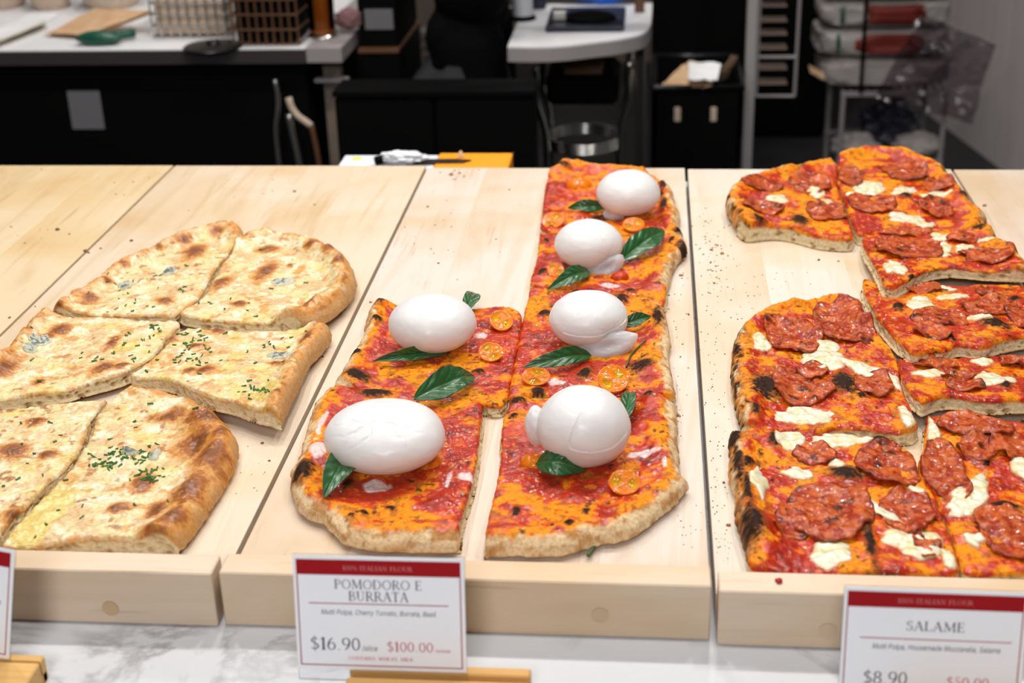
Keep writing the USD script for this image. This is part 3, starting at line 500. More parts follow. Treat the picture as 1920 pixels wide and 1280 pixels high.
r2 = make_slice('pomodoro', 'second farthest tomato slice of the long strip, burnt bubble on its crust', [
    ('k', '6', [(422, 434), (415, 540), (400, 610), (364, 720), (366, 752), (640, 768), (900, 800), (1100, 850), (1172, 880)]),
    ('c', '6', [(1186, 790), (1216, 690), (1248, 610), (1318, 562), (1292, 500), (1232, 460)]),
    ('k', '6', [(1100, 452), (900, 446), (640, 442)])], 34, t=.012, rim=.006, res=.0014, group=GT,
    feats=ch('6', (440, 670, 25, 18), (1295, 545, 34, 40), (960, 790, 50, 12), (1210, 510, 22, 14), (460, 480, 20, 14))+[('sauce', '6', 1130, 700, 100, 70), ('sauce', '6', 470, 560, 60, 100), ('gold', '6', 1050, 690, 110, 40), ('milk', '6', 850, 750, 60, 16), ('gold', '6', 1200, 600, 40, 90)])
r3 = make_slice('pomodoro', 'third tomato pizza slice of the long strip, next beyond the nearest one', [
    ('k', '6', [(364, 758), (352, 830), (330, 900), (312, 1000), (292, 1100), (262, 1260)]), ('k', '7', [(228, 272), (300, 258), (400, 260), (600, 246), (900, 256), (1100, 268), (1225, 288)]),
    ('c', '7', [(1240, 285), (1214, 150), (1196, 0)]), ('c', '6', [(1212, 1110), (1192, 1000), (1176, 900)]), ('k', '6', [(1100, 856), (900, 806), (640, 774)])], 35, t=.0125, rim=.005, res=.0013, group=GT,
    feats=ch('7', (700, 130, 44, 34), (1050, 85, 66, 34), (410, 240, 54, 26))+ch('6', (1130, 970, 36, 44), (450, 930, 40, 20), (920, 830, 40, 36), (640, 800, 40, 10))+[('sauce', '6', 420, 1080, 110, 110), ('sauce', '7', 1150, 210, 80, 60), ('sauce', '7', 620, 130, 80, 50), ('gold', '6', 1050, 900, 120, 60), ('gold', '7', 1120, 20, 70, 90), ('milk', '7', 520, 180, 50, 14), ('gold', '6', 400, 860, 50, 60)])
r4 = make_slice('pomodoro', 'nearest tomato slice of the long strip, charred nub on its crust corner', [
    ('k', '7', [(252, 274), (208, 380), (190, 470), (194, 560), (174, 740), (115, 960), (104, 1040), (99, 1120)]),
    ('c', '7', [(102, 1205), (300, 1212), (560, 1212), (650, 1182), (760, 1150), (800, 1130), (890, 1135), (1000, 1085), (1080, 1030), (1160, 970), (1245, 900), (1278, 845), (1328, 808), (1278, 780), (1260, 680), (1254, 560), (1245, 430), (1240, 312)]),
    ('k', '7', [(1225, 296), (1100, 274), (900, 262), (600, 252), (400, 266), (310, 263)])], 36, t=.0135, rim=.006, rw=.015, er=.012, group=GT,
    feats=ch('7', (290, 300, 54, 30), (270, 385, 26, 16), (280, 950, 26, 26), (600, 1060, 36, 10), (500, 1055, 16, 8), (1315, 808, 22, 20), (700, 980, 30, 24), (1070, 290, 40, 20))+[('sauce', '7', 800, 820, 190, 90), ('sauce', '7', 1000, 430, 130, 70), ('sauce', '7', 270, 600, 110, 100), ('sauce', '7', 1130, 660, 70, 50), ('milk', '7', 1040, 620, 110, 16), ('milk', '7', 1170, 690, 16, 36),
      ('gold', '7', 1140, 540, 100, 70), ('gold', '7', 300, 880, 120, 50), ('gold', '7', 1000, 960, 110, 40), ('gold', '7', 1200, 420, 40, 100), ('gold', '7', 560, 960, 150, 40), ('sauce', '7', 400, 800, 90, 40)])

# ---- salami pizza
GS = 'slices of salami pizza'
def do(s, k, sal=(), moz=()):
    for a in moz: mozz(s, k, *a)
    for a in sal: salame(s, k, *a)
s1 = make_slice('salame', 'farthest salami pizza slice, thick airy cut side facing the empty board', [
    ('c', 'A', [(188, 445), (142, 380), (122, 330), (130, 285), (180, 252), (240, 217), (330, 180), (430, 146), (520, 130), (600, 110), (680, 88), (740, 72)]),
    ('k', 'A', [(764, 75), (770, 120), (752, 180), (790, 250), (810, 330), (840, 400), (868, 490), (760, 490), (650, 478), (560, 450), (480, 432), (400, 424), (300, 434), (240, 444)])], 51, t=.0205, rim=.006, res=.0015, tilt_x=-.35, group=GS,
    feats=ch('A', (215, 450, 34, 20), (320, 420, 50, 16), (550, 410, 50, 32), (230, 310, 40, 8))+[('gold', 'A', 240, 400, 80, 40), ('gold', 'A', 700, 450, 120, 30)])
do(s1, 'A', [(600, 190, 105, 52), (330, 215, 105, 30), (700, 345, 105, 44), (330, 345, 110, 34)], [(410, 285, 80, 26), (640, 240, 50, 30), (700, 292, 45, 16)])
s2 = make_slice('salame', 'far salami pizza slice with the domed yellow crust, touching the back edge of its board', [
    ('c', 'A', [(770, 65), (830, 45), (900, 32), (1000, 34), (1100, 40), (1200, 62), (1300, 98), (1370, 142), (1430, 202), (1480, 262), (1520, 332), (1580, 372), (1622, 415)]),
    ('k', 'A', [(1610, 458), (1500, 458), (1300, 448), (1100, 452), (950, 462), (885, 490), (842, 402), (812, 322), (792, 252), (754, 180), (766, 110)])], 52, t=.0155, rim=.008, res=.0015, group=GS,
    feats=ch('A', (1480, 292, 34, 14), (1150, 268, 40, 10), (910, 140, 14, 8))+[('gold', 'A', 1540, 420, 70, 30), ('gold', 'A', 860, 60, 100, 24)])
do(s2, 'A', [(1150, 125, 115, 52), (1330, 335, 80, 52), (960, 310, 135, 50), (830, 150, 66, 56), (1330, 210, 80, 30)], [(950, 225, 90, 34), (1140, 240, 80, 22), (1330, 265, 90, 18), (1140, 390, 100, 32), (1270, 430, 60, 14), (840, 258, 36, 12)])
s3 = make_slice('salame', 'salami pizza slice resting its front edge on the one below, upper of the shingled three', [
    ('k', 'A', [(905, 500), (955, 470), (1050, 452), (1300, 455), (1500, 462), (1600, 464)]),
    ('c', 'A', [(1660, 510), (1705, 552), (1772, 590), (1808, 640), (1860, 690), (1900, 740)]),
    ('k', 'A', [(1840, 700), (1720, 696), (1600, 690), (1480, 678), (1400, 672), (1280, 690), (1200, 730), (1110, 775), (1055, 788), (1022, 768), (1000, 720), (970, 650), (938, 600), (912, 550)])], 53, t=.0145, rim=.006, res=.0014, lift=(0, .017, 425, 535), group=GS,
    feats=ch('A', (1560, 468, 44, 18), (1080, 515, 26, 16), (1760, 585, 40, 16), (1190, 735, 24, 14), (1540, 610, 30, 12)))
do(s3, 'A', [(1160, 575, 170, 62), (1600, 625, 130, 44), (1150, 478, 130, 24), (1480, 520, 80, 30)], [(1080, 680, 82, 56), (1390, 500, 100, 22), (1380, 568, 36, 28), (1480, 570, 60, 30), (1610, 530, 60, 13), (1350, 605, 60, 18)])
s4 = make_slice('salame', 'salami pizza slice in the middle of the shingled three, folded glossy salami at its front', [
    ('k', 'A', [(908, 735), (960, 740), (1100, 780), (1300, 775), (1600, 770), (1820, 770), (1950, 800), (2010, 900)]),
    ('k', 'A', [(1990, 1045), (1900, 1056), (1829, 1066), (1700, 1086), (1600, 1135), (1450, 1100), (1380, 1150), (1290, 1152), (1195, 1172), (1132, 1112), (1052, 1032), (990, 950), (940, 860), (910, 790)])], 54, t=.0150, rim=.004, res=.0014, lift=(0, .014, 530, 670), group=GS,
    feats=ch('A', (1110, 905, 34, 20), (1655, 1000, 66, 40), (1410, 1075, 22, 30), (1320, 785, 60, 14), (1780, 860, 40, 14)))
do(s4, 'A', [(1340, 965, 150, 52), (1630, 900, 150, 56), (1250, 800, 130, 24), (1600, 820, 44, 26), (1300, 1055, 95, 52), (1820, 960, 80, 60)], [(1230, 885, 84, 44), (1420, 845, 90, 20), (1580, 972, 80, 16), (1400, 800, 50, 16)])
s5 = make_slice('salame', 'lowest of the shingled salami pizza slices, topped with a white knob of mozzarella', [
    ('k', 'B', [(832, 262), (900, 275), (1000, 268), (1200, 258), (1400, 248), (1520, 245), (1530, 330)]),
    ('k', 'B', [(1500, 445), (1400, 452), (1340, 452), (1290, 458), (1150, 450), (1080, 432), (1000, 442), (948, 466), (930, 458), (892, 428), (852, 368), (832, 300)])], 55, t=.0155, rim=0, res=.0013, lift=(0, .012, 665, 755), group=GS,
    feats=ch('B', (1310, 392, 34, 26), (980, 280, 24, 10), (1080, 335, 20, 10), (1370, 300, 30, 10)))
do(s5, 'B', [(1090, 345, 70, 32), (1000, 300, 90, 26), (1390, 290, 90, 24), (1140, 400, 80, 22)], [(970, 340, 90, 22), (1262, 368, 82, 40), (1220, 282, 60, 20)])
s6 = make_slice('salame', 'near salami pizza slice cut off by the photo edge, large cupped salami in front', [
    ('k', 'B', [(962, 522), (1040, 520), (1200, 524), (1400, 562), (1500, 565), (1520, 800), (1510, 1100), (1500, 1240), (1250, 1240), (1128, 1238), (1108, 1180), (1084, 1100), (1058, 1010), (1020, 940), (1000, 880), (942, 830), (914, 762), (934, 700), (950, 650), (950, 590)])], 56, t=.0145, rim=0, ymin=.8845, group=GS,
    feats=ch('B', (1200, 612, 76, 18), (1220, 730, 22, 32), (1300, 935, 66, 15), (1390, 560, 20, 20))+[('gold', 'B', 1150, 1170, 60, 70), ('sauce', 'B', 1300, 800, 80, 60)])
do(s6, 'B', [(1180, 578, 150, 56), (1030, 770, 95, 130), (1330, 1060, 125, 105), (1340, 665, 80, 60), (1200, 680, 90, 50)], [(985, 600, 40, 75), (1140, 890, 80, 95, -.5), (1385, 760, 46, 56), (1180, 1090, 44, 30)])
s7 = make_slice('salame', 'salami pizza slice with two black char bubbles, second from the near rail', [
    ('c', 'B', [(118, 588), (100, 530), (82, 440), (70, 380), (76, 300), (82, 220), (104, 168), (152, 118), (212, 80), (300, 50), (400, 30), (500, 20), (600, 30), (660, 50)]),
    ('k', 'B', [(704, 95), (724, 132), (762, 182), (822, 242), (842, 340), (862, 430), (898, 500), (926, 562), (900, 590), (820, 598), (700, 582), (560, 578), (480, 592), (300, 588), (180, 594)])], 57, t=.0155, rim=.007, group=GS,
    feats=ch('B', (230, 400, 66, 58), (582, 385, 62, 48), (185, 530, 22, 30), (662, 440, 24, 10), (658, 190, 20, 24), (100, 240, 16, 40))+[('gold', 'B', 440, 40, 160, 26), ('gold', 'B', 120, 220, 36, 80), ('bub', 'B', 300, 420, 40, 50)])
do(s7, 'B', [(350, 165, 112, 74), (600, 110, 132, 80), (400, 410, 130, 78), (720, 385, 85, 50), (440, 330, 70, 30)], [(490, 275, 120, 44, -.25), (510, 212, 62, 28), (735, 345, 62, 100, .75), (400, 530, 152, 44), (880, 545, 46, 56), (218, 208, 48, 36)])
s8 = make_slice('salame', 'nearest salami pizza slice with heavily scorched blackened crust side', [
    ('c', 'B', [(150, 1195), (132, 1120), (102, 1040), (90, 960), (98, 910), (72, 850), (56, 790), (70, 700), (56, 640), (80, 616)]),
    ('k', 'B', [(112, 612), (200, 606), (300, 600), (420, 602), (520, 604), (680, 612), (800, 640), (880, 682), (916, 722), (920, 780), (960, 840), (1000, 890), (1012, 930), (1040, 1000), (1070, 1070), (1096, 1150), (1118, 1238), (1000, 1238), (700, 1238), (400, 1236), (150, 1234)])], 58, t=.0150, rim=.007, ymin=.8845, group=GS,
    feats=ch('B', (90, 640, 28, 32), (270, 640, 34, 34), (590, 800, 86, 38), (180, 1040, 60, 80), (700, 1090, 30, 110), (745, 650, 60, 26), (650, 1000, 44, 60), (150, 900, 20, 90), (110, 760, 24, 60), (910, 1040, 30, 30), (830, 880, 40, 16), (150, 770, 30, 20))+[('sauce', 'B', 300, 1120, 60, 120), ('gold', 'B', 200, 720, 40, 60)])
do(s8, 'B', [(505, 955, 190, 118), (810, 750, 150, 84), (450, 705, 90, 40), (870, 970, 120, 80), (340, 1020, 80, 60), (960, 1120, 60, 50)], [(560, 642, 132, 40), (340, 640, 72, 42), (370, 792, 82, 34), (205, 850, 46, 66), (545, 745, 46, 22), (905, 868, 42, 22), (890, 1110, 115, 66, -.35), (510, 1165, 112, 60), (750, 960, 42, 76, .6), (1070, 1180, 40, 52)])

# ------------------------------------------------------------------ burrata
ICO = {k: trimesh.creation.icosphere(k) for k in (4, 5, 6)}
def view_axes(P):
    """right, up and towards-the-viewer directions at a place, from which sizes in the photo turn into sizes in space"""
    f = (CAM-P)/np.linalg.norm(CAM-P); r = RM[0]-f*(RM[0]@f); r /= np.linalg.norm(r); return r, np.cross(f, r), f
def burrata(label, s, x, y, rx, ry, ops=(), knots=(), lvl=5, sq=1.0, seed=1, yaw=0):
    P = on((x, y), s.zb+.03)
    for _ in range(4):
        m = ppm(P); a = rx/m; v = -ray((x, y)); e2 = (v[2]/np.linalg.norm(v))**2
        c = a*math.sqrt(max(.25, ((ry/rx)**2-e2)/(1-e2))); zs = surf(s, P[:2], 40)[0]; P = on((x, y), zs+c*.90)
    ax = np.array([a, a*sq, c]); n = ICO[lvl].vertices.copy(); disp = np.zeros(len(n))
    r_, u_, f_ = view_axes(P)
    def dir_at(px, py):
        o = (CAM-P)/ax; q = -ray((px, py))*-1; d = q/ax; A_, B_, C_ = d@d, 2*o@d, o@o-1; D = B_*B_-4*A_*C_
        t = (-B_-math.sqrt(max(D, 0)))/(2*A_); k = o+t*d; return k/np.linalg.norm(k)
    disp += (fbm(n*1.6+seed*7, 3, seed)-.5)*.07+(fbm(n*5+seed, 3, seed+3)-.5)*.012
    for op in ops:
        if op[0] == 'gather':                       # skin drawn together: a dimple with pleats running into it
            k = dir_at(*op[1]); th = np.arccos(np.clip(n@k, -1, 1)); e1 = np.cross(k, [0, 0, 1.]) if abs(k[2]) < .95 else np.array([1., 0, 0]); e1 /= np.linalg.norm(e1); e2_ = np.cross(k, e1)
            ph = np.arctan2(n@e2_, n@e1); w = op[3]
            q = np.sin(op[4]*ph+4*fbm(n*3+seed, 2, seed)+1.5*np.sin(2*ph+seed)); disp += -op[2]*np.exp(-(th/(w*.45))**2)+op[5]*(-np.exp(-(q/.35)**2)+.25)*np.exp(-((th-w*.38)/(w*.36))**2)
        elif op[0] == 'bulge':
            k = dir_at(*op[1]); th = np.arccos(np.clip(n@k, -1, 1)); disp += op[2]*np.exp(-(th/op[3])**2)
        elif op[0] == 'fold':                       # an overlapping edge of skin along a line
            K = np.array([dir_at(*p) for p in op[1]]); K = resample(chaikin(K, 2), .04); K /= np.linalg.norm(K, axis=1, keepdims=True)
            d, j = cKDTree(K).query(n); tg = np.gradient(K, axis=0)[j]; side = np.sign(np.einsum('ij,ij->i', np.cross(tg, K[j]), n-K[j]))
            disp += op[2]*np.where(side > 0, np.exp(-(d/op[3])**2), -np.exp(-(d/(op[3]*.35))**2)*.7)
    v = n*(1+disp)[:, None]*ax
    fl = -ax[2]*.72; v[:, 2] = np.where(v[:, 2] < fl, fl-(fl-v[:, 2])*.25, v[:, 2]); v[:, 2] *= np.where(v[:, 2] < 0, .96, 1)
    t = thing('burrata', label, 'burrata cheese', None, P)
    obj(t, 'curd_pouch', (v, ICO[lvl].faces), 'burrata', True)
    for (kx, ky, ka, kb, rot, out, kt, kind) in knots:
        k = dir_at(kx, ky); Q = k*ax; m = ppm(P+Q); A_, B_ = ka/m, kb/m; Q = on_view(P, Q, (kx, ky), out/m)
        w = ICO[4].vertices.copy(); w *= 1+((fbm(w*1.4+kx, 3, int(kx))-.5)*.28)[:, None]
        if kind == 'petal':
            w[:, 1] *= 1-.32*w[:, 0]; w[:, 1] += .18*(w[:, 0]**2-.4); w[:, 2] += .45*(w[:, 0]**2)*-.5; dd = np.hypot((w[:, 0]-.1)/.33, (w[:, 1]+.12)/.30); w[:, 2] -= .40*np.exp(-dd**2)*(w[:, 2] > 0)
        w = w*[A_, B_, kt/m]; R = np.array([[math.cos(rot), -math.sin(rot)], [math.sin(rot), math.cos(rot)]]); w[:, :2] = w[:, :2]@R.T
        w = w[:, :1]*r_+w[:, 1:2]*u_+w[:, 2:]*f_+Q
        obj(t, 'knot', (w, ICO[4].faces), 'burrata', True)
    return P
def on_view(P, Q, px, out):
    d = ray(px); d /= np.linalg.norm(d); A_ = P+Q; return A_-d*out-P
burrata('smooth oval white burrata on the left slice of the far row, basil curled below it', b1, 810, 606, 83, 58, [('bulge', (850, 640), .03, .7)], seed=1, sq=.95)
burrata('wide pleated white burrata with a star shaped gather on top, on the left near slice', b2, 722, 818, 113, 77, [('gather', (706, 790), .10, .95, 3, .035), ('fold', [(704, 786), (670, 800), (655, 825)], .012, .06), ('fold', [(704, 786), (745, 800), (760, 830)], .012, .06), ('bulge', (640, 800), .06, .5), ('bulge', (790, 830), .04, .5)], lvl=6, seed=5, sq=.9)
burrata('topmost round white burrata of the long tomato strip, small knot at its lower side', r1, 1178, 362, 60, 45, [('bulge', (1155, 398), .06, .4)], [(1151, 403, 21, 12, -.15, 6, 12, 'ball')], seed=3)
burrata('second farthest burrata of the strip, creased skin drawn into a curled flap', r2, 1104, 458, 64, 48, [('gather', (1142, 485), .10, .8, 4, .035), ('fold', [(1125, 445), (1136, 462), (1142, 485)], .03, .12)], [(1137, 504, 42, 25, .42, 9, 19, 'petal')], lvl=6, seed=4)
burrata('burrata in the middle of the strip, large dimpled flap folded over its front', r3, 1104, 597, 74, 55, [('gather', (1150, 622), .09, .7, 3, .03), ('fold', [(1060, 624), (1100, 632), (1150, 622), (1172, 600)], .03, .10)], [(1141, 650, 58, 31, .22, 13, 22, 'petal')], lvl=6, seed=6)
burrata('nearest big round white burrata of the strip with a folded seam and a side knob', r4, 1094, 800, 88, 79, [('fold', [(1076, 800), (1064, 838), (1085, 846), (1120, 847), (1150, 838), (1172, 815)], .022, .09), ('fold', [(1088, 775), (1078, 800), (1063, 836)], .012, .09)], [(999, 797, 21, 37, 0.05, -8, 22, 'ball')], lvl=6, seed=8)

# ------------------------------------------------------------------ basil leaves
def basil(label, s, base, tip, hw, arch=.010, fold=.35, lift=.004, curl=.0, seed=0, rise=0., stemlen=.0):
    """a leaf from its stalk to its tip; hw: half its width in pixels"""
    Bp, Tp = land(s, base), land(s, tip); Bp[2] += lift+rise; Tp[2] += lift; L = np.linalg.norm(Tp-Bp); ux = (Tp-Bp)/L; m = ppm((Bp+Tp)/2)
    r_, u_, f_ = view_axes((Bp+Tp)/2); wy = np.cross(f_*.75+np.array([0, 0, .25]), ux); wy /= np.linalg.norm(wy); nz = np.cross(ux, wy); H = hw/m
    nu, nv = 46, 25; u = np.linspace(0, 1, nu); v = np.linspace(-1, 1, nv); U, V = np.meshgrid(u, v, indexing='ij')
    prof = np.sin(np.pi*np.clip(U, 0, 1)**.85)**.75*(1-.18*U); prof[0] = .02; prof[-1] = .0
    X = U*L; Yv = V*prof*H*(1+.08*np.sin(9*U+seed)*np.sign(V)); vein = np.abs(((U*6.2-np.abs(V)*1.5) % 1)-.5)*2
    Z = arch*np.sin(np.pi*U)+np.abs(V)*prof*H*fold-.0008*np.exp(-(V/.08)**2)*prof+(.0012*(np.sqrt(vein)-.5))*prof*np.clip(np.abs(V)*3, 0, 1)
    Z += curl*(U**3)*L+(fbm(np.dstack([X/.018, Yv/.018, np.full_like(X, seed)]).reshape(-1, 3), 3, seed).reshape(X.shape)-.5)*.006*prof
    pt = Bp+X[..., None]*ux+Yv[..., None]*wy+Z[..., None]*nz
    pt[..., 2] = np.maximum(pt[..., 2].ravel(), surf(s, pt[..., :2].reshape(-1, 2))+.0006).reshape(X.shape)
    top = pt.reshape(-1, 3); g = np.array([0.014, .066, .017]); c = np.tile(g, (nu*nv, 1)); c = mixc(c, (.022, .11, .028), fbm(np.column_stack([X.ravel()/.006, Yv.ravel()/.006, np.full(nu*nv, seed)]), 3, seed)*.9)
    mid = np.exp(-(V.ravel()/.06)**2); lv = (vein.ravel() < .12)*np.clip(np.abs(V.ravel())*2, 0, 1); c = mixc(c, (.06, .20, .06), np.clip(mid*.7+lv*.5, 0, 1)); c = mixc(c, (.008, .02, .006), smoothstep(.86, 1, np.abs(V.ravel()))*.5)
    bot = top-nz*.0005; i, j = np.meshgrid(np.arange(nu-1), np.arange(nv-1), indexing='ij'); q = np.stack([i*nv+j, (i+1)*nv+j, (i+1)*nv+j+1, i*nv+j+1], -1).reshape(-1, 4)
    f = np.vstack([q[:, [0, 1, 2]], q[:, [0, 2, 3]]]); N = nu*nv
    per = np.r_[np.arange(nv), np.arange(1, nu)*nv+nv-1, (nu-1)*nv+np.arange(nv-2, -1, -1), np.arange(nu-2, 0, -1)*nv]; p2 = np.roll(per, -1); rim = np.vstack([np.column_stack([per, p2, p2+N]), np.column_stack([per, p2+N, per+N])])
    t = thing('basil_leaf', label, 'basil leaf')
    obj(t, 'leaf_blade', (np.vstack([top, bot]), np.vstack([f, f[:, ::-1]+N, rim])), 'basil', True, np.vstack([c, c*1.5]), np.full(2*N, .30))
    mv = nv//2; st = pt[:, mv, :]-nz*.0007; obj(t, 'midrib', tube(st[::3], np.linspace(.0011, .0004, len(st[::3])), 6), 'herb', True)
basil('small dark basil leaf peeking out behind the smooth oval burrata', b1, (872, 598), (893, 556), 16, arch=.006, rise=.004, seed=1)
basil('narrow folded basil leaf lying just below the smooth oval burrata', b1, (838, 668), (700, 684), 14, arch=.008, fold=.7, seed=2)
basil('large basil leaf spread behind the pleated burrata', b2, (778, 766), (890, 712), 30, arch=.012, fold=.3, rise=.006, seed=3)
basil('drooping basil leaf at the front edge of the pleated burrata, hanging to the crust', b2, (655, 872), (608, 948), 31, arch=.010, fold=.4, rise=.004, seed=4)
basil('basil leaf beside the knot of the topmost burrata', r1, (1136, 394), (1064, 394), 13, arch=.008, seed=5)
basil('big pointed basil leaf to the crust side of the second farthest burrata', r2, (1163, 496), (1246, 440), 24, arch=.010, seed=6)
basil('shiny basil leaf in front of the second farthest burrata', r2, (1104, 515), (1026, 550), 18, arch=.010, seed=7)
basil('small basil leaf tucked beside the flap of the middle burrata', r3, (1164, 618), (1220, 600), 14, arch=.006, seed=8)
basil('long flat basil leaf in front of the middle burrata', r3, (1108, 672), (981, 696), 19, arch=.010, seed=9)
basil('upright basil leaf on the crust side of the nearest round burrata', r4, (1172, 808), (1183, 744), 15, arch=.008, rise=.006, seed=10)
basil('broad wrinkled basil leaf in front of the nearest round burrata', r4, (1006, 884), (1098, 892), 29, arch=.016, fold=.25, rise=.004, seed=12)
def stalk(label, s, pts, r):
    P = np.array([land(s, p) if s else on(p, ZB+.002) for p in pts]); P[:, 2] += r*1.5; P = resample(chaikin(P, 2), .002); obj(W, 'basil_stalk', tube(P, r, 7), 'stalk_green', True, label=label, cat='herb stalk')
stalk('thin green basil stalk beside the flap of the middle burrata', r3, [(1174, 690), (1182, 668), (1195, 655), (1210, 640)], .0010)
stalk('short loose green stalk lying on the board in front of the nearest crust', None, [(1103, 1046), (1110, 1034), (1120, 1022)], .0016)

# ------------------------------------------------------------------ roasted cherry tomato halves
def tomato(label, s, x, y, rx, ry, cut=True, tilt=(0, 0), hue=0., seed=0, h=.55):
    P = land(s, (x, y)); m = ppm(P); R = rx/m*.98; r_, u_, f_ = view_axes(P)
    nrm = f_*.55+np.array([0, 0, .75])+r_*tilt[0]+u_*tilt[1] if cut else np.array([tilt[0]*.4, tilt[1]*.4, -1.])
    nrm /= np.linalg.norm(nrm); e1 = r_-nrm*(r_@nrm); e1 /= np.linalg.norm(e1); e2 = np.cross(nrm, e1)
    na, nr = 40, 16; th = np.linspace(0, 2*np.pi, na, endpoint=False); rr = np.linspace(0, 1, nr); T, Rr = np.meshgrid(th, rr[1:], indexing='ij')
    asp = min(1.2, (ry/rx)/max(.35, abs(nrm@f_))) if cut else .9
    def pack(r, z): return (np.cos(T)*r)[..., None]*e1*R+(np.sin(T)*r)[..., None]*e2*R*asp+z[..., None]*nrm*R
    lob = np.clip(np.cos(2*T+seed)*1.2-.1, 0, 1)*np.exp(-((Rr-.52)/.26)**2); nz = fbm(np.dstack([np.cos(T)*Rr*5, np.sin(T)*Rr*5, np.full_like(T, seed)]).reshape(-1, 3), 3, seed).reshape(T.shape)
    zf = -.30*lob+(nz-.5)*.10-.05*(1-Rr)+.03*np.exp(-((Rr-.9)/.08)**2); F1 = pack(Rr, zf)
    F2 = pack(np.cos((1-Rr)*np.pi/2)*0+np.sin(Rr*np.pi/2)*(1+.03*(nz-.5)), -np.cos(Rr*np.pi/2)*.72*(1+.06*(nz-.5)))
    skin = np.array([.68, .15, .006])*(1-hue)+np.array([.45, .022, .006])*hue; fle = np.array([.66, .165, .004])*(1-hue*.6)+np.array([.55, .06, .01])*hue*.6
    c1 = mixc(np.tile(fle, (T.size, 1)), (.70, .38, .015), np.clip(lob.ravel()*1.6, 0, 1)*(1-hue*.5)); c1 = mixc(c1, (.74, .42, .06), smoothstep(.6, .7, nz.ravel())*.4); c1 = mixc(c1, skin, smoothstep(.80, .93, Rr.ravel()))
    c2 = mixc(np.tile(skin, (T.size, 1)), (.70, .26, .012), smoothstep(.45, .65, nz.ravel())*.7*(1-hue))
    v = np.vstack([F1.reshape(-1, 3), zf[:1, :1].mean()*nrm*R, F2.reshape(-1, 3), -.72*nrm*R]); col = np.vstack([c1, fle, c2, skin]); k = nr-1; n0 = T.size; f = []
    for b, fl in ((0, 0), (n0+1, 1)):
        for i in range(na):
            i2 = (i+1) % na; tr = [[b+n0, b+i*k, b+i2*k]]
            for j in range(k-1): tr += [[b+i*k+j, b+i*k+j+1, b+i2*k+j+1], [b+i*k+j, b+i2*k+j+1, b+i2*k+j]]
            f += [x_[::-1] if fl else x_ for x_ in tr]
    C = P+np.array([0, 0, R*h]) if cut else P+np.array([0, 0, -R*.12])
    if cut: C = C-(ray((x, y))*0)+(on((x, y), P[2]+R*h)-(P+np.array([0, 0, R*h])))
    else: C = on((x, y), P[2]+R*.22)-np.array([0, 0, R*.30])
    t = thing('cherry_tomato_half', label, 'cherry tomato', None, C); obj(t, 'flesh_and_skin', (v, np.array(f)), 'tomato_flesh', True, col, np.full(len(v), .18))
    if cut:
        rng = np.random.default_rng(seed); sd = []
        for _ in range(7):
            a = rng.choice([0, math.pi])-seed/2+rng.normal()*.45; r0 = rng.uniform(.32, .7); mm = trimesh.creation.icosphere(1, R*.07); mm.vertices *= [1.5, .9, .5]
            mm.apply_transform(trimesh.transformations.rotation_matrix(rng.uniform(0, 6), [0, 0, 1])); w = mm.vertices; mm.vertices = w[:, :1]*e1+w[:, 1:2]*e2+w[:, 2:]*nrm+math.cos(a)*r0*R*e1+math.sin(a)*r0*R*asp*e2-nrm*R*.15; sd.append(mm)
        obj(t, 'seeds', cat_(sd), 'seed', True, kind='stuff')
tomato('tomato half with a wet cut face, near the far corner of the oval burrata slice', b1, 940, 600, 22, 21, True, (.15, .1), .05, 1)
tomato('orange tomato half facing up, nearest the oval burrata on its open side', b1, 920, 659, 23, 18, True, (.05, .05), 0, 2)
tomato('rounded orange tomato half wedged under the front of the pleated burrata', b2, 800, 862, 29, 24, False, (0, 0), .12, 3)
tomato('wilted tomato half at the long cut edge of the farthest strip slice', r1, 1037, 412, 22, 15, True, (-.1, 0), 0, 4, h=.35)
tomato('small tomato half just below the topmost burrata, toward the crust', r1, 1188, 420, 21, 13, True, (0, .1), 0, 5)
tomato('roasted orange tomato hump near the back end of the strip', r1, 1086, 343, 26, 14, False, (0, 0), 0, 6)
tomato('tomato half mostly hidden behind the second farthest burrata', r2, 1034, 470, 12, 18, False, (0, 0), 0, 7)
tomato('little tomato half between the second farthest burrata and the shiny basil leaf', r2, 1042, 505, 16, 13, True, (-.1, 0), 0, 8)
tomato('red tomato half under the curled flap of the second farthest burrata', r2, 1162, 516, 18, 14, False, (0, 0), .9, 9)
tomato('tomato half showing below the long flat basil leaf', r3, 1005, 705, 27, 17, True, (0, -.1), 0, 10)
tomato('large round tomato half with cut face, between the two nearest burrata of the strip', r3, 1150, 709, 30, 26, True, (.05, .05), .05, 11)
tomato('tomato half pressed against the lower left of the nearest round burrata', r4, 1002, 862, 28, 17, False, (0, 0), .02, 12)
tomato('nearest tomato half with glossy seeds, in the sauce before the round burrata', r4, 1171, 903, 30, 24, True, (0, 0), 0, 13)
tomato('reddish tomato half behind the upright basil leaf near the crust', r4, 1194, 760, 17, 20, False, (0, 0), .45, 14)

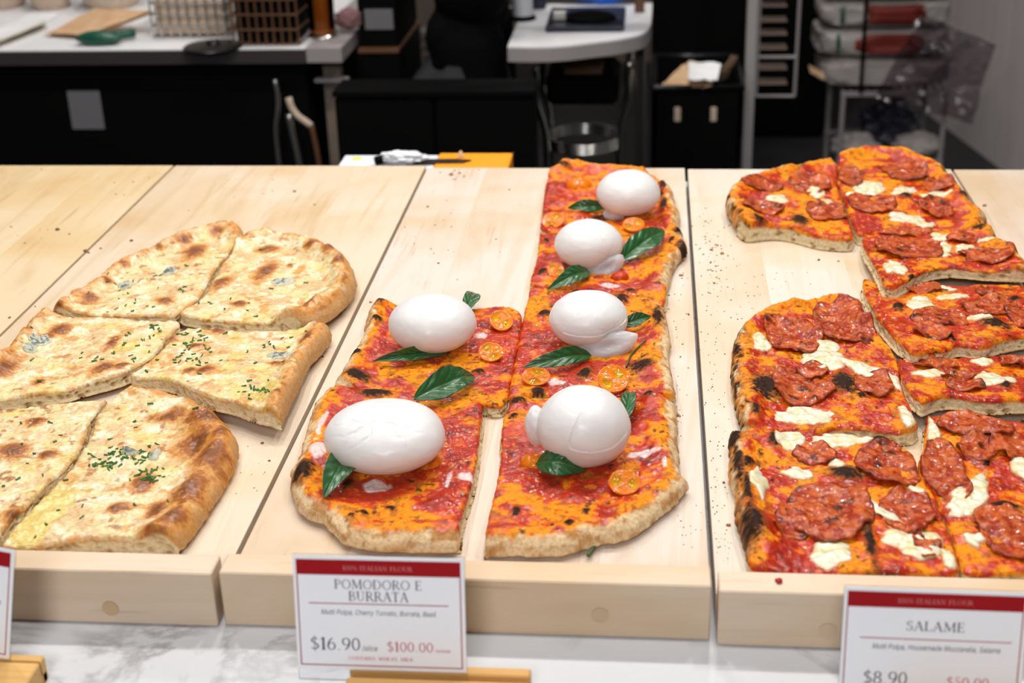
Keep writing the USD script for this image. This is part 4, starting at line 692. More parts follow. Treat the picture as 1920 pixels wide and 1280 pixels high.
# ------------------------------------------------------------------ price signs: serif lettering drawn with a broad nib
def el(cx, cy, rx, ry, a0, a1, n=22):
    a = np.radians(np.linspace(a0, a1, n)); return [(cx+rx*math.cos(t), cy+ry*math.sin(t)) for t in a]
TK, TN = .062, .024
def sf(x, y, w=.13): return ([(x-w, y), (x+w, y)], TN)
GL = {}
def G(ch_, w, *st): GL[ch_] = (w, st)
G('P', .62, ([(.14, 0), (.14, 1)], TK), (el(.30, .73, .24, .25, 95, -95), TN*1.9), ([(.14, .98), (.30, .98)], TN), ([(.14, .48), (.30, .48)], TN), sf(.14, .01), sf(.10, .99, .08))
G('O', .84, (el(.42, .5, .35, .48, 0, 360, 44), TN*1.9))
G('M', .98, ([(.13, 0), (.17, 1)], TN), ([(.17, 1), (.48, .08)], TK), ([(.48, .08), (.80, 1)], TN), ([(.80, 1), (.84, 0)], TK), sf(.13, .01, .11), sf(.84, .01, .12), sf(.12, .99, .06), sf(.86, .99, .06))
G('D', .80, ([(.14, 0), (.14, 1)], TK), ([(.06, .98), (.32, .98)], TN), ([(.06, .02), (.32, .02)], TN), (el(.32, .5, .38, .48, 90, -90, 30), TN*2))
G('R', .72, ([(.14, 0), (.14, 1)], TK), (el(.30, .74, .22, .24, 95, -95), TN*1.9), ([(.06, .98), (.30, .98)], TN), ([(.14, .5), (.30, .5)], TN), ([(.34, .5), (.64, .02)], TK), sf(.14, .01), sf(.66, .01, .06))
G('E', .62, ([(.14, 0), (.14, 1)], TK), ([(.06, .98), (.52, .98), (.53, .84)], TN), ([(.14, .52), (.42, .52)], TN), ([(.42, .44), (.42, .60)], TN), ([(.06, .02), (.54, .02), (.57, .18)], TN))
G('F', .58, ([(.14, 0), (.14, 1)], TK), ([(.06, .98), (.52, .98), (.53, .84)], TN), ([(.14, .52), (.42, .52)], TN), ([(.42, .44), (.42, .60)], TN), sf(.14, .01))
G('B', .66, ([(.14, 0), (.14, 1)], TK), (el(.30, .76, .20, .22, 95, -95), TN*1.8), (el(.30, .27, .26, .25, 95, -95), TN*1.9), ([(.06, .98), (.30, .98)], TN), ([(.14, .52), (.32, .52)], TN), ([(.06, .02), (.30, .02)], TN))
G('U', .78, ([(.15, 1), (.15, .32)], TK), (el(.38, .32, .23, .30, 180, 360), TN*1.4), ([(.61, .32), (.61, 1)], TN), sf(.15, .99, .11), sf(.61, .99, .10))
G('A', .76, ([(.10, 0), (.38, 1)], TN), ([(.38, 1), (.66, 0)], TK), ([(.20, .35), (.56, .35)], TN), sf(.10, .01, .10), sf(.66, .01, .11))
G('T', .66, ([(.33, 0), (.33, 1)], TK), ([(.05, .82), (.06, .98), (.60, .98), (.61, .82)], TN), sf(.33, .01))
G('S', .54, (el(.28, .75, .18, .23, 40, 200, 16)+el(.26, .27, .21, .25, 80, -140, 22), TN*1.9), ([(.43, .80), (.43, .97)], TN), ([(.07, .03), (.07, .22)], TN))
G('L', .60, ([(.14, 0), (.14, 1)], TK), ([(.06, .02), (.53, .02), (.56, .2)], TN), sf(.14, .99, .11))
G('I', .30, ([(.15, 0), (.15, 1)], TK), sf(.15, .01), sf(.15, .99))
G('N', .84, ([(.15, 0), (.15, 1)], TN), ([(.15, 1), (.68, .02)], TK), ([(.68, 0), (.68, 1)], TN), sf(.15, .01, .1), sf(.12, .99, .08), sf(.68, .99, .1))
G('C', .72, (el(.42, .5, .34, .48, 45, 315, 34), TN*1.9), ([(.66, .80), (.66, .96)], TN))
G('W', 1.04, ([(.10, 1), (.32, 0)], TK), ([(.32, 0), (.52, .95)], TN), ([(.52, .95), (.74, 0)], TK), ([(.74, 0), (.95, 1)], TN), sf(.1, .99, .1), sf(.95, .99, .08))
G('H', .82, ([(.15, 0), (.15, 1)], TK), ([(.66, 0), (.66, 1)], TK), ([(.15, .52), (.66, .52)], TN), sf(.15, .01), sf(.15, .99), sf(.66, .01), sf(.66, .99))
G('K', .76, ([(.15, 0), (.15, 1)], TK), ([(.15, .42), (.60, .98)], TN), ([(.32, .60), (.66, .02)], TK), sf(.15, .01), sf(.15, .99), sf(.66, .01, .09), sf(.6, .99, .09))
G('0', .56, (el(.28, .5, .21, .48, 0, 360, 40), TN*1.8)); G('1', .40, ([(.22, 0), (.22, 1)], TK), ([(.06, .84), (.22, .98)], TN), sf(.22, .01, .12))
G('6', .56, (el(.28, .31, .21, .29, 0, 360, 34), TN*1.8), (el(.50, .31, .43, .68, 180, 112, 14), TN*1.9)); G('9', .56, (el(.28, .69, .21, .29, 0, 360, 34), TN*1.8), (el(.06, .69, .43, .68, 0, -68, 14), TN*1.9))
G('8', .54, (el(.27, .75, .17, .22, 0, 360, 30), TN*1.8), (el(.27, .27, .21, .25, 0, 360, 34), TN*1.8)); G('4', .58, ([(.38, 0), (.38, 1)], TK), ([(.38, .98), (.05, .30), (.54, .30)], TN)); G('5', .54, ([(.46, .98), (.16, .98), (.13, .58)], TN), (el(.24, .32, .22, .30, 110, -140, 24), TN*1.8))
G('$', .56, (el(.28, .73, .18, .21, 40, 200, 16)+el(.27, .28, .21, .23, 80, -140, 22), TN*1.9), ([(.28, -.10), (.28, 1.10)], TN))
G('%', .80, (el(.2, .75, .14, .22, 0, 360), TN*1.2), (el(.6, .25, .14, .22, 0, 360), TN*1.2), ([(.62, 1), (.18, 0)], TN)); G('.', .28, ([(.13, .05), (.14, .05)], TK)); G(',', .26, ([(.13, .05), (.08, -.12)], TK*.8)); G(':', .28, ([(.13, .08), (.14, .08)], TK), ([(.13, .5), (.14, .5)], TK)); G(' ', .36)
def glyph(c, wt=1.):
    w, st = GL[c]; ps = []
    nib = lambda rx: [(rx*wt*math.cos(a), .024*wt*math.sin(a)) for a in np.linspace(0, 2*math.pi, 9)[:-1]]
    for pts, rx in st:
        nb = np.array(nib(rx))
        for a, b in zip(pts[:-1], pts[1:]): ps.append(sg.MultiPoint(np.vstack([nb+a, nb+b])).convex_hull)
    return w, shapely.union_all(ps) if ps else None
def serif(text, capx, x=None, cxm=None, base=0, width=None, wt=1., track=.04):
    """lettering as a polygon in sign pixels (y up)"""
    out, pen = [], 0.
    for c in text:
        w, g = glyph(c, wt)
        if g is not None: out.append(affinity.translate(g, pen, 0))
        pen += w+track
    g = shapely.union_all(out).simplify(.004); sx = (width/pen if width else capx); g = affinity.scale(g, sx, capx, origin=(0, 0)); W_ = pen*sx
    return affinity.translate(g, (x if x is not None else cxm-W_/2), base)
def poly_mesh(g, z, th): return cat_([prism(p, z, z+th) for p in getattr(g, 'geoms', [g]) if p.geom_type == 'Polygon' and p.area > 1e-9])
def italic(text, capx, x0, x1, base, th, u, z):
    m = text_mesh(text, 1.0, 1.0); v = m.vertices; v[:, 0] += v[:, 1]*.22; v[:, 0] -= v[:, 0].min(); v[:, 0] *= (x1-x0)/v[:, 0].max(); v[:, 1] *= capx
    m.vertices = np.column_stack([(v[:, 0]+x0)*u, (v[:, 1]+base)*u, z+(v[:, 2] > .5)*th]); return m
def sign(label, O, ex, ey, u, items, block, bl_label=None):
    """O: lower left corner of the card; ex, ey: its axes; u: metres per sign pixel; the card is 322 x 226 of them"""
    ez = np.cross(ex, ey); T4 = np.eye(4); T4[:3, :3] = np.stack([ex, ey, ez], 1); T4[:3, 3] = O
    put = lambda m: (m.apply_transform(T4), m)[1]
    t = thing('price_sign', label, 'price sign', None); R = lambda x0, y0, x1, y1: sg.box(x0*u, y0*u, x1*u, y1*u)
    obj(t, 'card', put(prism(R(0, -1, 322, 226), 0, .0005)), 'card', False)
    rim = R(6, 6, 315, 219).difference(R(8.2, 8.2, 312.8, 217)); obj(t, 'printed_border', put(poly_mesh(rim, .0005, .00005)), 'sign_red', False)
    obj(t, 'header_band', put(prism(R(7, 189, 314, 219), .0005, .0006)), 'sign_red', False)
    for kind, mat, g in items:
        if kind == 'poly': m = poly_mesh(affinity.scale(g, u, u, origin=(0, 0)), .00064 if mat == 'ink_pale' else .0005, .00008)
        else: m = g(u)
        obj(t, 'lettering' if kind != 'rule' else 'rule', put(m), mat, False)
    obj(t, 'acrylic_panel', put(box(-.5*u, -26*u, -.0022, 322.5*u, 227*u, -.0002, .0003)), 'acrylic', False)
    x0, y0, x1, y1, z0, z1 = block; ym = O[1]-.0
    obj(t, 'base_block', cat_([box(x0, y0, z0, x1, ym-.006, z1, .0012), box(x0, ym+.0005, z0, x1, y1, z1, .0012), box(x0, ym-.006, z0, x1, ym+.0005, z1-.012)]), 'oak_block', False)
def frame_of(TL, TR, BL):
    ex = TR-TL; ex /= np.linalg.norm(ex); ey = TL-BL; ey -= ex*(ey@ex); ey /= np.linalg.norm(ey); return ex, ey
HEAD = ('poly', 'ink_pale', serif('100% ITALIAN FLOUR', 8.5, cxm=160, base=199, width=132))
rule = lambda x0, x1, y: ('poly', 'sign_red', sg.box(x0, y-.9, x1, y+.9))
TL, TR, BL = ony((548, 1040), .803), ony((870, 1047), .803), ony((542, 1264), .786); ex, ey = frame_of(TL, TR, BL); u = np.linalg.norm(TR-TL)/322
sign('white price sign with red header for the tomato and burrata pizza, POMODORO E BURRATA', TL-ey*226*u, ex, ey, u, [HEAD, ('poly', 'ink', serif('POMODORO E', 18, cxm=160, base=162, width=166)), ('poly', 'ink', serif('BURRATA', 19, cxm=160, base=138, width=114)), rule(27, 291, 132),
    ('txt', 'ink', lambda u: italic('Mutti Polpa, Cherry Tomato, Burrata, Basil', 9.5, 50, 267, 110, .00008, u, .0005)), ('poly', 'ink', serif('$16.90', 25, x=26, base=38, width=97, wt=1.1)), ('txt', 'ink', lambda u: italic('/slice', 10, 124, 154, 38, .00008, u, .0005)),
    ('poly', 'ink_red', serif('$100.00', 19, x=172, base=38, width=89, wt=1.1)), ('txt', 'ink_red', lambda u: italic('/whole', 7, 262, 292, 38, .00008, u, .0005)), ('poly', 'ink_red', serif('CONTAINS: WHEAT, MILK', 6.5, cxm=160, base=19, width=124, wt=1.2))],
    (-.203, .745, -.0775, .797, ZC, .943))
TL, TR = ony((1584, 1099), .797), ony((1920, 1111), .797); BL = TL-np.array([.004, .017, .10]); ex, ey = frame_of(TL, TR, BL); O4 = TL-ey*226*u
sign('white price sign with red header for the salami pizza, reading SALAME', O4, ex, ey, u, [HEAD, ('poly', 'ink', serif('SALAME', 18, cxm=164, base=146, width=104)), rule(32, 298, 129), ('txt', 'ink', lambda u: italic('Mutti Polpa, Housemade Mozzarella, Salame', 10, 55, 280, 108, .00008, u, .0005)),
    ('poly', 'ink', serif('$8.90', 25, x=42, base=38, width=80, wt=1.1)), ('poly', 'ink_red', serif('$50.00', 19, x=190, base=38, width=76, wt=1.1))], (O4[0]+.03, O4[1]-.045, O4[0]+.155, O4[1]+.011, ZC, .943))
TR = ony((28, 1031), .80); BR = ony((16, 1260), .783); ey = TR-BR; ey /= np.linalg.norm(ey); ex = np.array([.9985, -.02, 0.]); ex -= ey*(ex@ey); ex /= np.linalg.norm(ex); O1 = TR-ex*322*u-ey*226*u
sign('price sign mostly outside the photo beside the front of the white cheese pizza board', O1, ex, ey, u, [('txt', 'ink', lambda u: italic('n', 10, 292, 300, 110, .00008, u, .0005)), rule(27, 291, 132)], (-.55, .735, -.4235, .787, ZC, .943))

# ------------------------------------------------------------------ behind the counter
def solid(name, label, cat, mesh, mat, group=None, smooth=35): return obj(W, name, mesh, mat, smooth, label=label, cat=cat, group=group)
def blobmesh(c, r, seed, amp=.35, sc=1.5, k=4, squash=None):
    n = ICO[k].vertices; v = n*(1+(fbm(n*sc+seed, 4, seed)-.5)[:, None]*2*amp)*np.asarray(r)
    if squash is not None: v[:, 2] = np.maximum(v[:, 2], squash)
    return trimesh.Trimesh(v+np.asarray(c), ICO[k].faces, process=False)
def crumple(p, amp, sc, seed, n=40, th=.0012):
    """a sheet spanned by four corners (near, near, far, far), creased"""
    u, v = np.meshgrid(np.linspace(0, 1, n), np.linspace(0, 1, n), indexing='ij'); p = np.asarray(p, float)
    q = (1-u)[..., None]*((1-v)[..., None]*p[0]+v[..., None]*p[3])+u[..., None]*((1-v)[..., None]*p[1]+v[..., None]*p[2]); q = q.reshape(-1, 3)
    q[:, 2] += amp*(np.abs(fbm(q*sc+seed, 3, seed)-.5)*2); b = q-[0, 0, th]; i, j = np.meshgrid(np.arange(n-1), np.arange(n-1), indexing='ij')
    f = np.stack([i*n+j, (i+1)*n+j, (i+1)*n+j+1, i*n+j+1], -1).reshape(-1, 4); f = np.vstack([f[:, [0, 1, 2]], f[:, [0, 2, 3]]]); N = n*n
    pr = np.r_[np.arange(n), np.arange(1, n)*n+n-1, (n-1)*n+np.arange(n-2, -1, -1), np.arange(n-2, 0, -1)*n]; p2 = np.roll(pr, -1)
    return trimesh.Trimesh(np.vstack([q, b]), np.vstack([f, f[:, ::-1]+N, np.column_stack([pr, p2+N, p2]), np.column_stack([pr, pr+N, p2+N])]), process=False)

# box and knife on the ledge just behind the boards
BX = on((645, 312), .925)[0]; KX = ony((800, 300), 2.02)
t = thing('carton', 'white and orange flat carton on the ledge right behind the boards', 'carton')
bz = .8704; e0, e1 = on((652, 288), .93), on((962, 287), .93); xa, xb = e0[0]-.004, e1[0]; xm = on((858, 295), .93)[0]-.03
obj(t, 'white_end', box(xa, 1.985, bz, xm, 2.052, .929, .002), 'box_white', False); obj(t, 'orange_end', box(xm, 1.985, bz, xb, 2.056, .931, .002), 'box_orange', False)
c = on((669, 297), .9292); obj(t, 'printed_spot', lathe([(0, 0), (.008, 0), (.008, .0004), (0, .0004)], (c[0], c[1], .9291)), 'yellow_print', False)
t = thing('knife', 'dark bladed knife with film wrapped handle lying on the carton', 'knife')
k0, k1 = on((775, 302), .9325), on((884, 301), .9325); kb = sg.Polygon([(k0[0], k0[1]-.010), (k1[0]-.012, k1[1]-.010), (k1[0], k1[1]+.002), (k1[0]-.02, k1[1]+.008), (k0[0], k0[1]+.008)])
obj(t, 'blade', prism(kb, .9312, .9332), 'blade', False)
h0 = on((705, 304), .936); obj(t, 'handle', tube(resample(np.array([[k0[0]+.004, k0[1], .938], [(k0[0]+h0[0])/2, k0[1]+.003, .939], [h0[0], h0[1], .938]]), .008), .007, 10), 'black', True)
m = (k0+h0)/2; obj(t, 'film_wrap', blobmesh((m[0]+.012, m[1], .941), (.036, .014, .009), 3, .5, 3), 'box_white', True)
solid('paper_scrap', 'small brown paper scrap standing on the orange end of the carton', 'scrap', crumple([on((858, 291), .935)-[0, 0, .002], on((870, 291), .935)-[0, 0, .002], on((866, 283), .94), on((862, 283), .94)], .003, 80, 4, 8), 'kraft')

# long worktop at the left with its dark front
ZW = .90; wy = on((300, 92), ZW)[1]; wx = ony((572, 95), wy)[0]; tc0, tc1 = -2.6, wx
t = thing('back_worktop', 'long white worktop with a grey front edge over a black cabinet', 'worktop')
obj(t, 'top', box(tc0, wy, ZW-.004, tc1, 3.95, ZW, .001), 'white_top', False); obj(t, 'front_edge', box(tc0, wy-.004, ZW-.032, tc1, 3.95, ZW-.0042), 'edge_dark', False); obj(t, 'cabinet', box(tc0, wy+.03, 0, tc1-.01, 3.9, ZW-.033), 'black', False)
c0, c1 = ony((122, 172), wy+.02), ony((194, 244), wy+.02); cm = box(c0[0], -.0006, c1[2], c1[0], .0006, c0[2]); cm.apply_translation([0, wy+.0292, 0])
solid('notice_card', 'small pale card added in place of a badge reflected in the glass', 'card', cm, 'grey_card')  # glass reflection of a badge, built as a blank card on the cabinet
def onw(x, y, dz=0): return on((x, y), ZW+dz)
for i, (xa_, xb_, lab) in enumerate(((-60, 27, 'cut off by the photo edge'), (48, 116, 'between its two neighbours'), (142, 242, 'beside the brown paper'))):
    P0, P1 = onw(xa_, 21), onw(xb_, 21); R0 = (P1[0]-P0[0])/2; cx_ = (P0[0]+P1[0])/2
    pr = [(R0*.0, 0), (R0*.86, 0), (R0*1.0, .012), (R0*1.22, .075), (R0*1.26, .076), (R0*1.26, .080), (R0*1.2, .080), (R0*.95, .014), (0, .008)]
    solid('pulp_bowl', 'beige moulded pulp food bowl on the back worktop, '+lab, 'bowl', lathe(pr, (cx_, P0[1]+R0, ZW+.0004), 40), 'pulp', 'pulp bowls at the back of the worktop')
def sheet(name, label, cat, px4, mat, amp, seed, dz=(.002, .002, .002, .002)): solid(name, label, cat, crumple([onw(*p, d) for p, d in zip(px4, dz)], amp, 14, seed), mat)
sheet('parchment_sheet', 'white paper sheets lying slanted on the worktop at the photo edge', 'paper', [(-60, 80), (40, 66), (112, 28), (60, 26)], 'paper', .012, 2); sheet('parchment_sheet', 'cream folded paper edge beside the white sheets', 'paper', [(-40, 92), (-10, 80), (90, 42), (84, 38)], 'cream_paper', .004, 5, (.004, .016, .016, .004))
t = thing('paper_bag', 'flattened brown paper bag leaning on the green utensil', 'bag'); c4 = [onw(82, 66, .004), onw(165, 66, .012), onw(285, 20, .045), onw(178, 18, .03)]
obj(t, 'front_sheet', crumple(c4, .010, 10, 3), 'kraft', True); obj(t, 'rear_sheet', crumple([p+np.array([.004, .004, -.005]) for p in c4], .004, 10, 8), 'kraft', True)
t = thing('green_utensil', 'dark green plastic scoop with a flat handle on the worktop', 'scoop'); g0, g1 = onw(155, 76, .014), onw(252, 62, .014)
obj(t, 'handle', tube(resample(np.array([g0+(g1-g0)*.5, g1]), .01), .010, 10), 'green_plastic', True); obj(t, 'scoop_head', blobmesh(g0+(g1-g0)*.3, (.050, .022, .016), 2, .15), 'green_plastic', True)
def wire_crate(label, x0, x1, ypx, h, dep, mat, fill, fillm, nv=7, nh=4, fh=.7):
    A_, B_ = onw(x0, ypx), onw(x1, ypx); t = thing('wire_basket', label, 'basket'); X0, X1, Y0, Y1 = A_[0], B_[0], A_[1], A_[1]+dep; r = .0022
    ln = lambda a, b, rr=r: tube(np.array([a, (np.array(a)+b)/2, b], float), rr, 6); ms = []
    for k in range(nv+1):
        x = X0+(X1-X0)*k/nv; ms += [ln((x, Y0, ZW+r), (x, Y0, ZW+h)), ln((x, Y1, ZW+r), (x, Y1, ZW+h))]
    for k in range(nh+1):
        z = ZW+r+(h-r)*k/nh; ms += [ln((X0, Y0, z), (X1, Y0, z)), ln((X0, Y1, z), (X1, Y1, z)), ln((X0, Y0, z), (X0, Y1, z)), ln((X1, Y0, z), (X1, Y1, z))]
    obj(t, 'wire_grid', cat_(ms), mat, True, kind='stuff'); obj(t, 'rim', tube(np.array([(X0, Y0, ZW+h), (X1, Y0, ZW+h), (X1, Y1, ZW+h), (X0, Y1, ZW+h), (X0, Y0, ZW+h)], float), .004, 8), mat, True)
    obj(t, 'lining', box(X0+.006, Y0+.006, ZW+.006, X1-.006, Y1-.006, ZW+h*fh, .004), fillm, False); return X0, X1, Y0, Y1
wire_crate('low chrome wire basket with a tan liner, next to the paper bag', 288, 425, 72, .10, .20, 'chrome', 1, 'pulp', 8, 4, .85)
for lx, ly, dz_, lab in ((350, 50, .1045, 'dark glossy lid lying on top of the chrome wire basket'), (400, 88, .001, 'dark glossy lid lying on the worktop before the chrome wire basket')):
    P = onw(lx, ly); solid('pot_lid', lab, 'lid', lathe([(0, .012), (.012, .013), (.016, .006), (.060, .003), (.064, 0), (0, 0)], (P[0], P[1]+(.06 if dz_ > .01 else -.0), ZW+dz_), 40), 'black_gloss')
wire_crate('tall dark brown wire basket with black contents', 440, 560, 86, .22, .16, 'brown_edge', 1, 'black', 8, 7, .92)
P = onw(600, 66); wx2 = ony((640, 95), wy)[0]
t = thing('food_jar', 'glass jar of orange food with a chrome foot', 'jar'); P = onw(548+20, 60); P = np.array([onw(606, 70)[0], onw(606, 70)[1], ZW])
# end piece of the worktop in light laminate carries the jar
t2 = thing('side_table', 'short light brown laminate table at the end of the white worktop', 'table'); obj(t2, 'top', box(wx+.001, wy, ZW-.032, wx2, 3.5, ZW, .001), 'edge_grey', False)
obj(t2, 'side_panel', box(wx+.02, wy+.06, 0, wx2-.02, wy+.09, ZW-.033), 'wall_tan', False); obj(t2, 'shelf_rail', box(wx+.005, wy+.04, ony((600, 148), wy+.04)[2]-.008, wx2, wy+.06, ony((600, 148), wy+.04)[2]), 'edge_grey', False)
obj(t, 'glass', lathe([(0, .004), (.026, .004), (.028, .02), (.028, .13), (.0265, .13), (.0262, .02), (0, .008)], P, 36), 'jar_glass', True); obj(t, 'contents', lathe([(0, .010), (.0252, .010), (.0252, .12), (0, .12)], P, 30), 'orange_food', True); obj(t, 'foot', lathe([(0, 0), (.031, 0), (.030, .008), (0, .008)], P, 36), 'chrome', True)

# black equipment and low cabinet in the middle
ey_ = 3.05; a0, a1 = ony((636, 92), ey_), ony((742, 0), ey_); a0[0] = max(a0[0], wx2+.002); zs_ = ony((690, 92), ey_)[2]
t = thing('equipment_stand', 'black equipment stand with a thin brown edge strip and closed sides', 'stand'); obj(t, 'edge_strip', box(a0[0]+.005, ey_-.004, zs_-.009, a1[0], ey_+.3, zs_, .001), 'brown_edge', False); obj(t, 'body', box(a0[0]+.005, ey_, 0, a1[0], ey_+.3, zs_-.0095), 'black', False)
t = thing('equipment_box', 'black equipment box with a grey card on its front, on the brown edged stand', 'equipment'); obj(t, 'housing', box(a0[0]+.006, ey_+.02, zs_+.0005, a1[0]-.002, ey_+.28, zs_+.24, .004), 'black', False)
g0, g1 = ony((682, 18), ey_+.015), ony((738, 56), ey_+.015); gm = box(g0[0], ey_+.016, g1[2], g1[0], ey_+.0199, g0[2], .001); obj(t, 'front_card', gm, 'grey_card', False)
P = ony((652, 36), ey_+.006); obj(t, 'pink_cloth', blobmesh((P[0], ey_+.012, P[2]), (.028, .016, .022), 5, .3, 2), 'pink_cloth', True)
ly = 2.72; l0, l1 = ony((622, 172), ly), ony((1003, 172), ly); lz = ony((800, 171), ly)[2]
t = thing('low_cabinet', 'low black cabinet with two doors in front of the standing person', 'cabinet'); obj(t, 'top', box(l0[0], ly, lz-.012, l1[0], ly+.10, lz, .001), 'black', False)
for k in range(2):
    xa2 = l0[0]+(l1[0]-l0[0])*k/2; obj(t, 'door', box(xa2+.003, ly+.004, .06, xa2+(l1[0]-l0[0])/2-.003, ly+.02, lz-.016, .002), 'black', False)
obj(t, 'carcass', box(l0[0]+.004, ly+.021, 0, l1[0]-.004, ly+.10, lz-.0125), 'black', False)
# stack of steel lids on a stand behind the low cabinet
rx_, ry_ = ony((822, 100), 3.42)[0], 3.42; z0, z1 = ony((825, 168), ry_)[2], ony((825, 46), ry_)[2]
t = thing('lid_rack', 'dark rack holding a stack of shiny steel pan lids', 'rack'); n = 7
for k in range(n):
    z = z0+(z1-z0)*(k+.5)/n; obj(t, 'steel_lid', lathe([(0, .006), (.036, .004), (.046, 0), (.047, -.003), (.044, -.003), (0, .001)], (rx_, ry_, z), 36), 'steel', 40)
obj(t, 'foot_post', box(rx_-.03, ry_-.02, 0, rx_+.03, ry_+.02, z0), 'black', False)
for sx in (-1, 1): obj(t, 'upright', tube(np.array([[rx_+sx*.050, ry_, z0-.02], [rx_+sx*.050, ry_, (z0+z1)/2], [rx_+sx*.046, ry_, z1]]), .004, 8), 'black_gloss', True)
obj(t, 'base_plate', box(rx_-.056, ry_-.05, z0-.012, rx_+.056, ry_+.05, z0-.001), 'black', False)

# person standing sideways at the rounded table, seen from the waist down
PX, PY = ony((893, 60), 3.08)[0], 3.08
def bones(chains, el_=.012, it=12):
    parts = []
    for ch_ in chains:
        for (p, r), (q, s_) in zip(ch_[:-1], ch_[1:]):
            a = manifold3d.Manifold.sphere(r, 20).translate(list(map(float, p))); b = manifold3d.Manifold.sphere(s_, 20).translate(list(map(float, q))); parts.append(manifold3d.Manifold.batch_hull([a, b]))
    mm = manifold3d.Manifold.batch_boolean(parts, manifold3d.OpType.Add).refine_to_length(el_).to_mesh(); m = trimesh.Trimesh(mm.vert_properties[:, :3], mm.tri_verts, process=True); trimesh.smoothing.filter_taubin(m, iterations=it); return m
V = lambda x, y, z: np.array([PX+x, PY+y, z])
def scaled(m, sy=1.): return m
t = thing('person', 'person in black clothes with a grey apron standing sideways at the rounded white table', 'person')
body = [[(V(.02, 0, 1.66), .085), (V(.045, 0, 1.58), .07)], [(V(.01, 0, 1.50), .052), (V(0, 0, 1.42), .06)], [(V(.0, 0, 1.42), .06), (V(.02, 0, 1.25), .092), (V(.01, 0, 1.06), .066), (V(-.01, 0, .93), .074)],
        [(V(0, -.15, 1.40), .055), (V(0, .15, 1.40), .055)], [(V(.01, -.09, 1.22), .075), (V(.01, .09, 1.22), .075)], [(V(0, -.08, 1.0), .072), (V(0, .08, 1.0), .072)], [(V(-.02, -.07, .90), .076), (V(-.02, .07, .90), .076)]]
legs = [[(V(-.01, s_*.08, .88), .074), (V(.015, s_*.085, .48), .056), (V(-.01, s_*.085, .10), .040)] for s_ in (-1, 1)]
feet = [[(V(-.03, s_*.085, .05), .042), (V(.08, s_*.088, .035), .032)] for s_ in (-1, 1)]
arms = []
for s_ in (-1, 1):
    sh, elb, wr = V(0, s_*.19, 1.39), V(.05, s_*.20, 1.12), V(.26, s_*.13, 1.13); arms.append([(sh, .052), (elb, .040), (wr, .027)])
    hd = [[(wr, .024), (wr+[.07, -s_*.01, .0], .022)]]; kn = wr+np.array([.075, -s_*.01, -.0])
    arms.append([(wr, .026), (wr+[.04, 0, 0], .028), (kn, .026)])
    for f_ in range(4):
        o = kn+np.array([.01, (f_-1.5)*.019, .0]); ln = (.062, .072, .068, .052)[f_]; arms.append([(o, .0095), (o+[ln*.5, 0, -.008], .0088), (o+[ln*.9, 0, -.030], .0078)])
    o = wr+np.array([.03, -s_*.026, 0]); arms.append([(o, .011), (o+[.03, -s_*.018, -.004], .010), (o+[.055, -s_*.018, -.016], .0085)])
obj(t, 'body', bones(body+legs+feet+arms, .010), 'skin', True)
obj(t, 'shirt', bones([[(p+0*p, r+.008) for p, r in c_] for c_ in body[2:6]]+[[(V(0, s_*.19, 1.39), .062), (V(.05, s_*.20, 1.12), .050), (V(.22, s_*.145, 1.13), .038)] for s_ in (-1, 1)], .014), 'black_cloth', True)
obj(t, 'trousers', bones([[(V(-.02, -.07, .90), .082), (V(-.02, .07, .90), .082)]]+[[(V(-.01, s_*.08, .88), .082), (V(.015, s_*.085, .48), .066), (V(-.01, s_*.085, .09), .056)] for s_ in (-1, 1)], .014), 'black_cloth', True)
for s_ in (-1, 1): obj(t, 'shoe', bones([[(V(-.04, s_*.085, .05), .048), (V(.085, s_*.088, .04), .038)]], .012), 'black_gloss', True)
hv = [[(V(-.005, 0, 1.675), .092), (V(-.03, 0, 1.60), .07)]]; obj(t, 'hair', bones(hv, .012), 'hair', True)
for s_ in (-1, 1): obj(t, 'ear', bones([[(V(.02, s_*.083, 1.63), .014), (V(.018, s_*.086, 1.66), .016)]], .006), 'skin', True)
obj(t, 'nose', bones([[(V(.103, 0, 1.645), .010), (V(.122, 0, 1.615), .013)]], .006), 'skin', True); obj(t, 'mouth', bones([[(V(.108, -.02, 1.575), .007), (V(.108, .02, 1.575), .007)]], .006), 'pink_cloth', True)
for s_ in (-1, 1): obj(t, 'eye', blobmesh(V(.095, s_*.032, 1.655), (.011, .013, .010), 1, 0, 1, 4), 'black_gloss', True)
# apron: a flared skirt of cloth around hips and seat
na, nz_ = 72, 22; th = np.linspace(0, 2*np.pi, na, endpoint=False); zt, zb_ = ony((900, 108), PY)[2]+.02, ony((900, 192), PY)[2]; vs = []
for k in range(nz_):
    u_ = k/(nz_-1); fold_ = 1+.07*u_*np.sin(7*th+1.3)+.03*u_*np.sin(13*th); ax_, ay_ = .076+.024*u_, .160+.015*u_
    z = zt+(zb_-zt)*u_+.035*u_*np.maximum(0, -np.cos(th))
    vs.append(np.column_stack([PX-.02-.030*u_*np.maximum(0, -np.cos(th))*1.4+ax_*fold_*np.cos(th), PY+ay_*fold_*np.sin(th), z]))
vs = np.vstack(vs); i, j = np.meshgrid(np.arange(nz_-1), np.arange(na), indexing='ij'); j2 = (j+1) % na; q = np.stack([i*na+j, (i+1)*na+j, (i+1)*na+j2, i*na+j2], -1).reshape(-1, 4); f = np.vstack([q[:, [0, 1, 2]], q[:, [0, 2, 3]]])
inn = vs.copy(); cc_ = np.array([PX-.02, PY]); inn[:, :2] = cc_+(inn[:, :2]-cc_)*.975; N = len(vs); e_ = []
for base in (0, (nz_-1)*na):
    a_ = base+np.arange(na); b_ = base+(np.arange(na)+1) % na; e_ += [np.column_stack([a_, b_, b_+N]), np.column_stack([a_, b_+N, a_+N])]
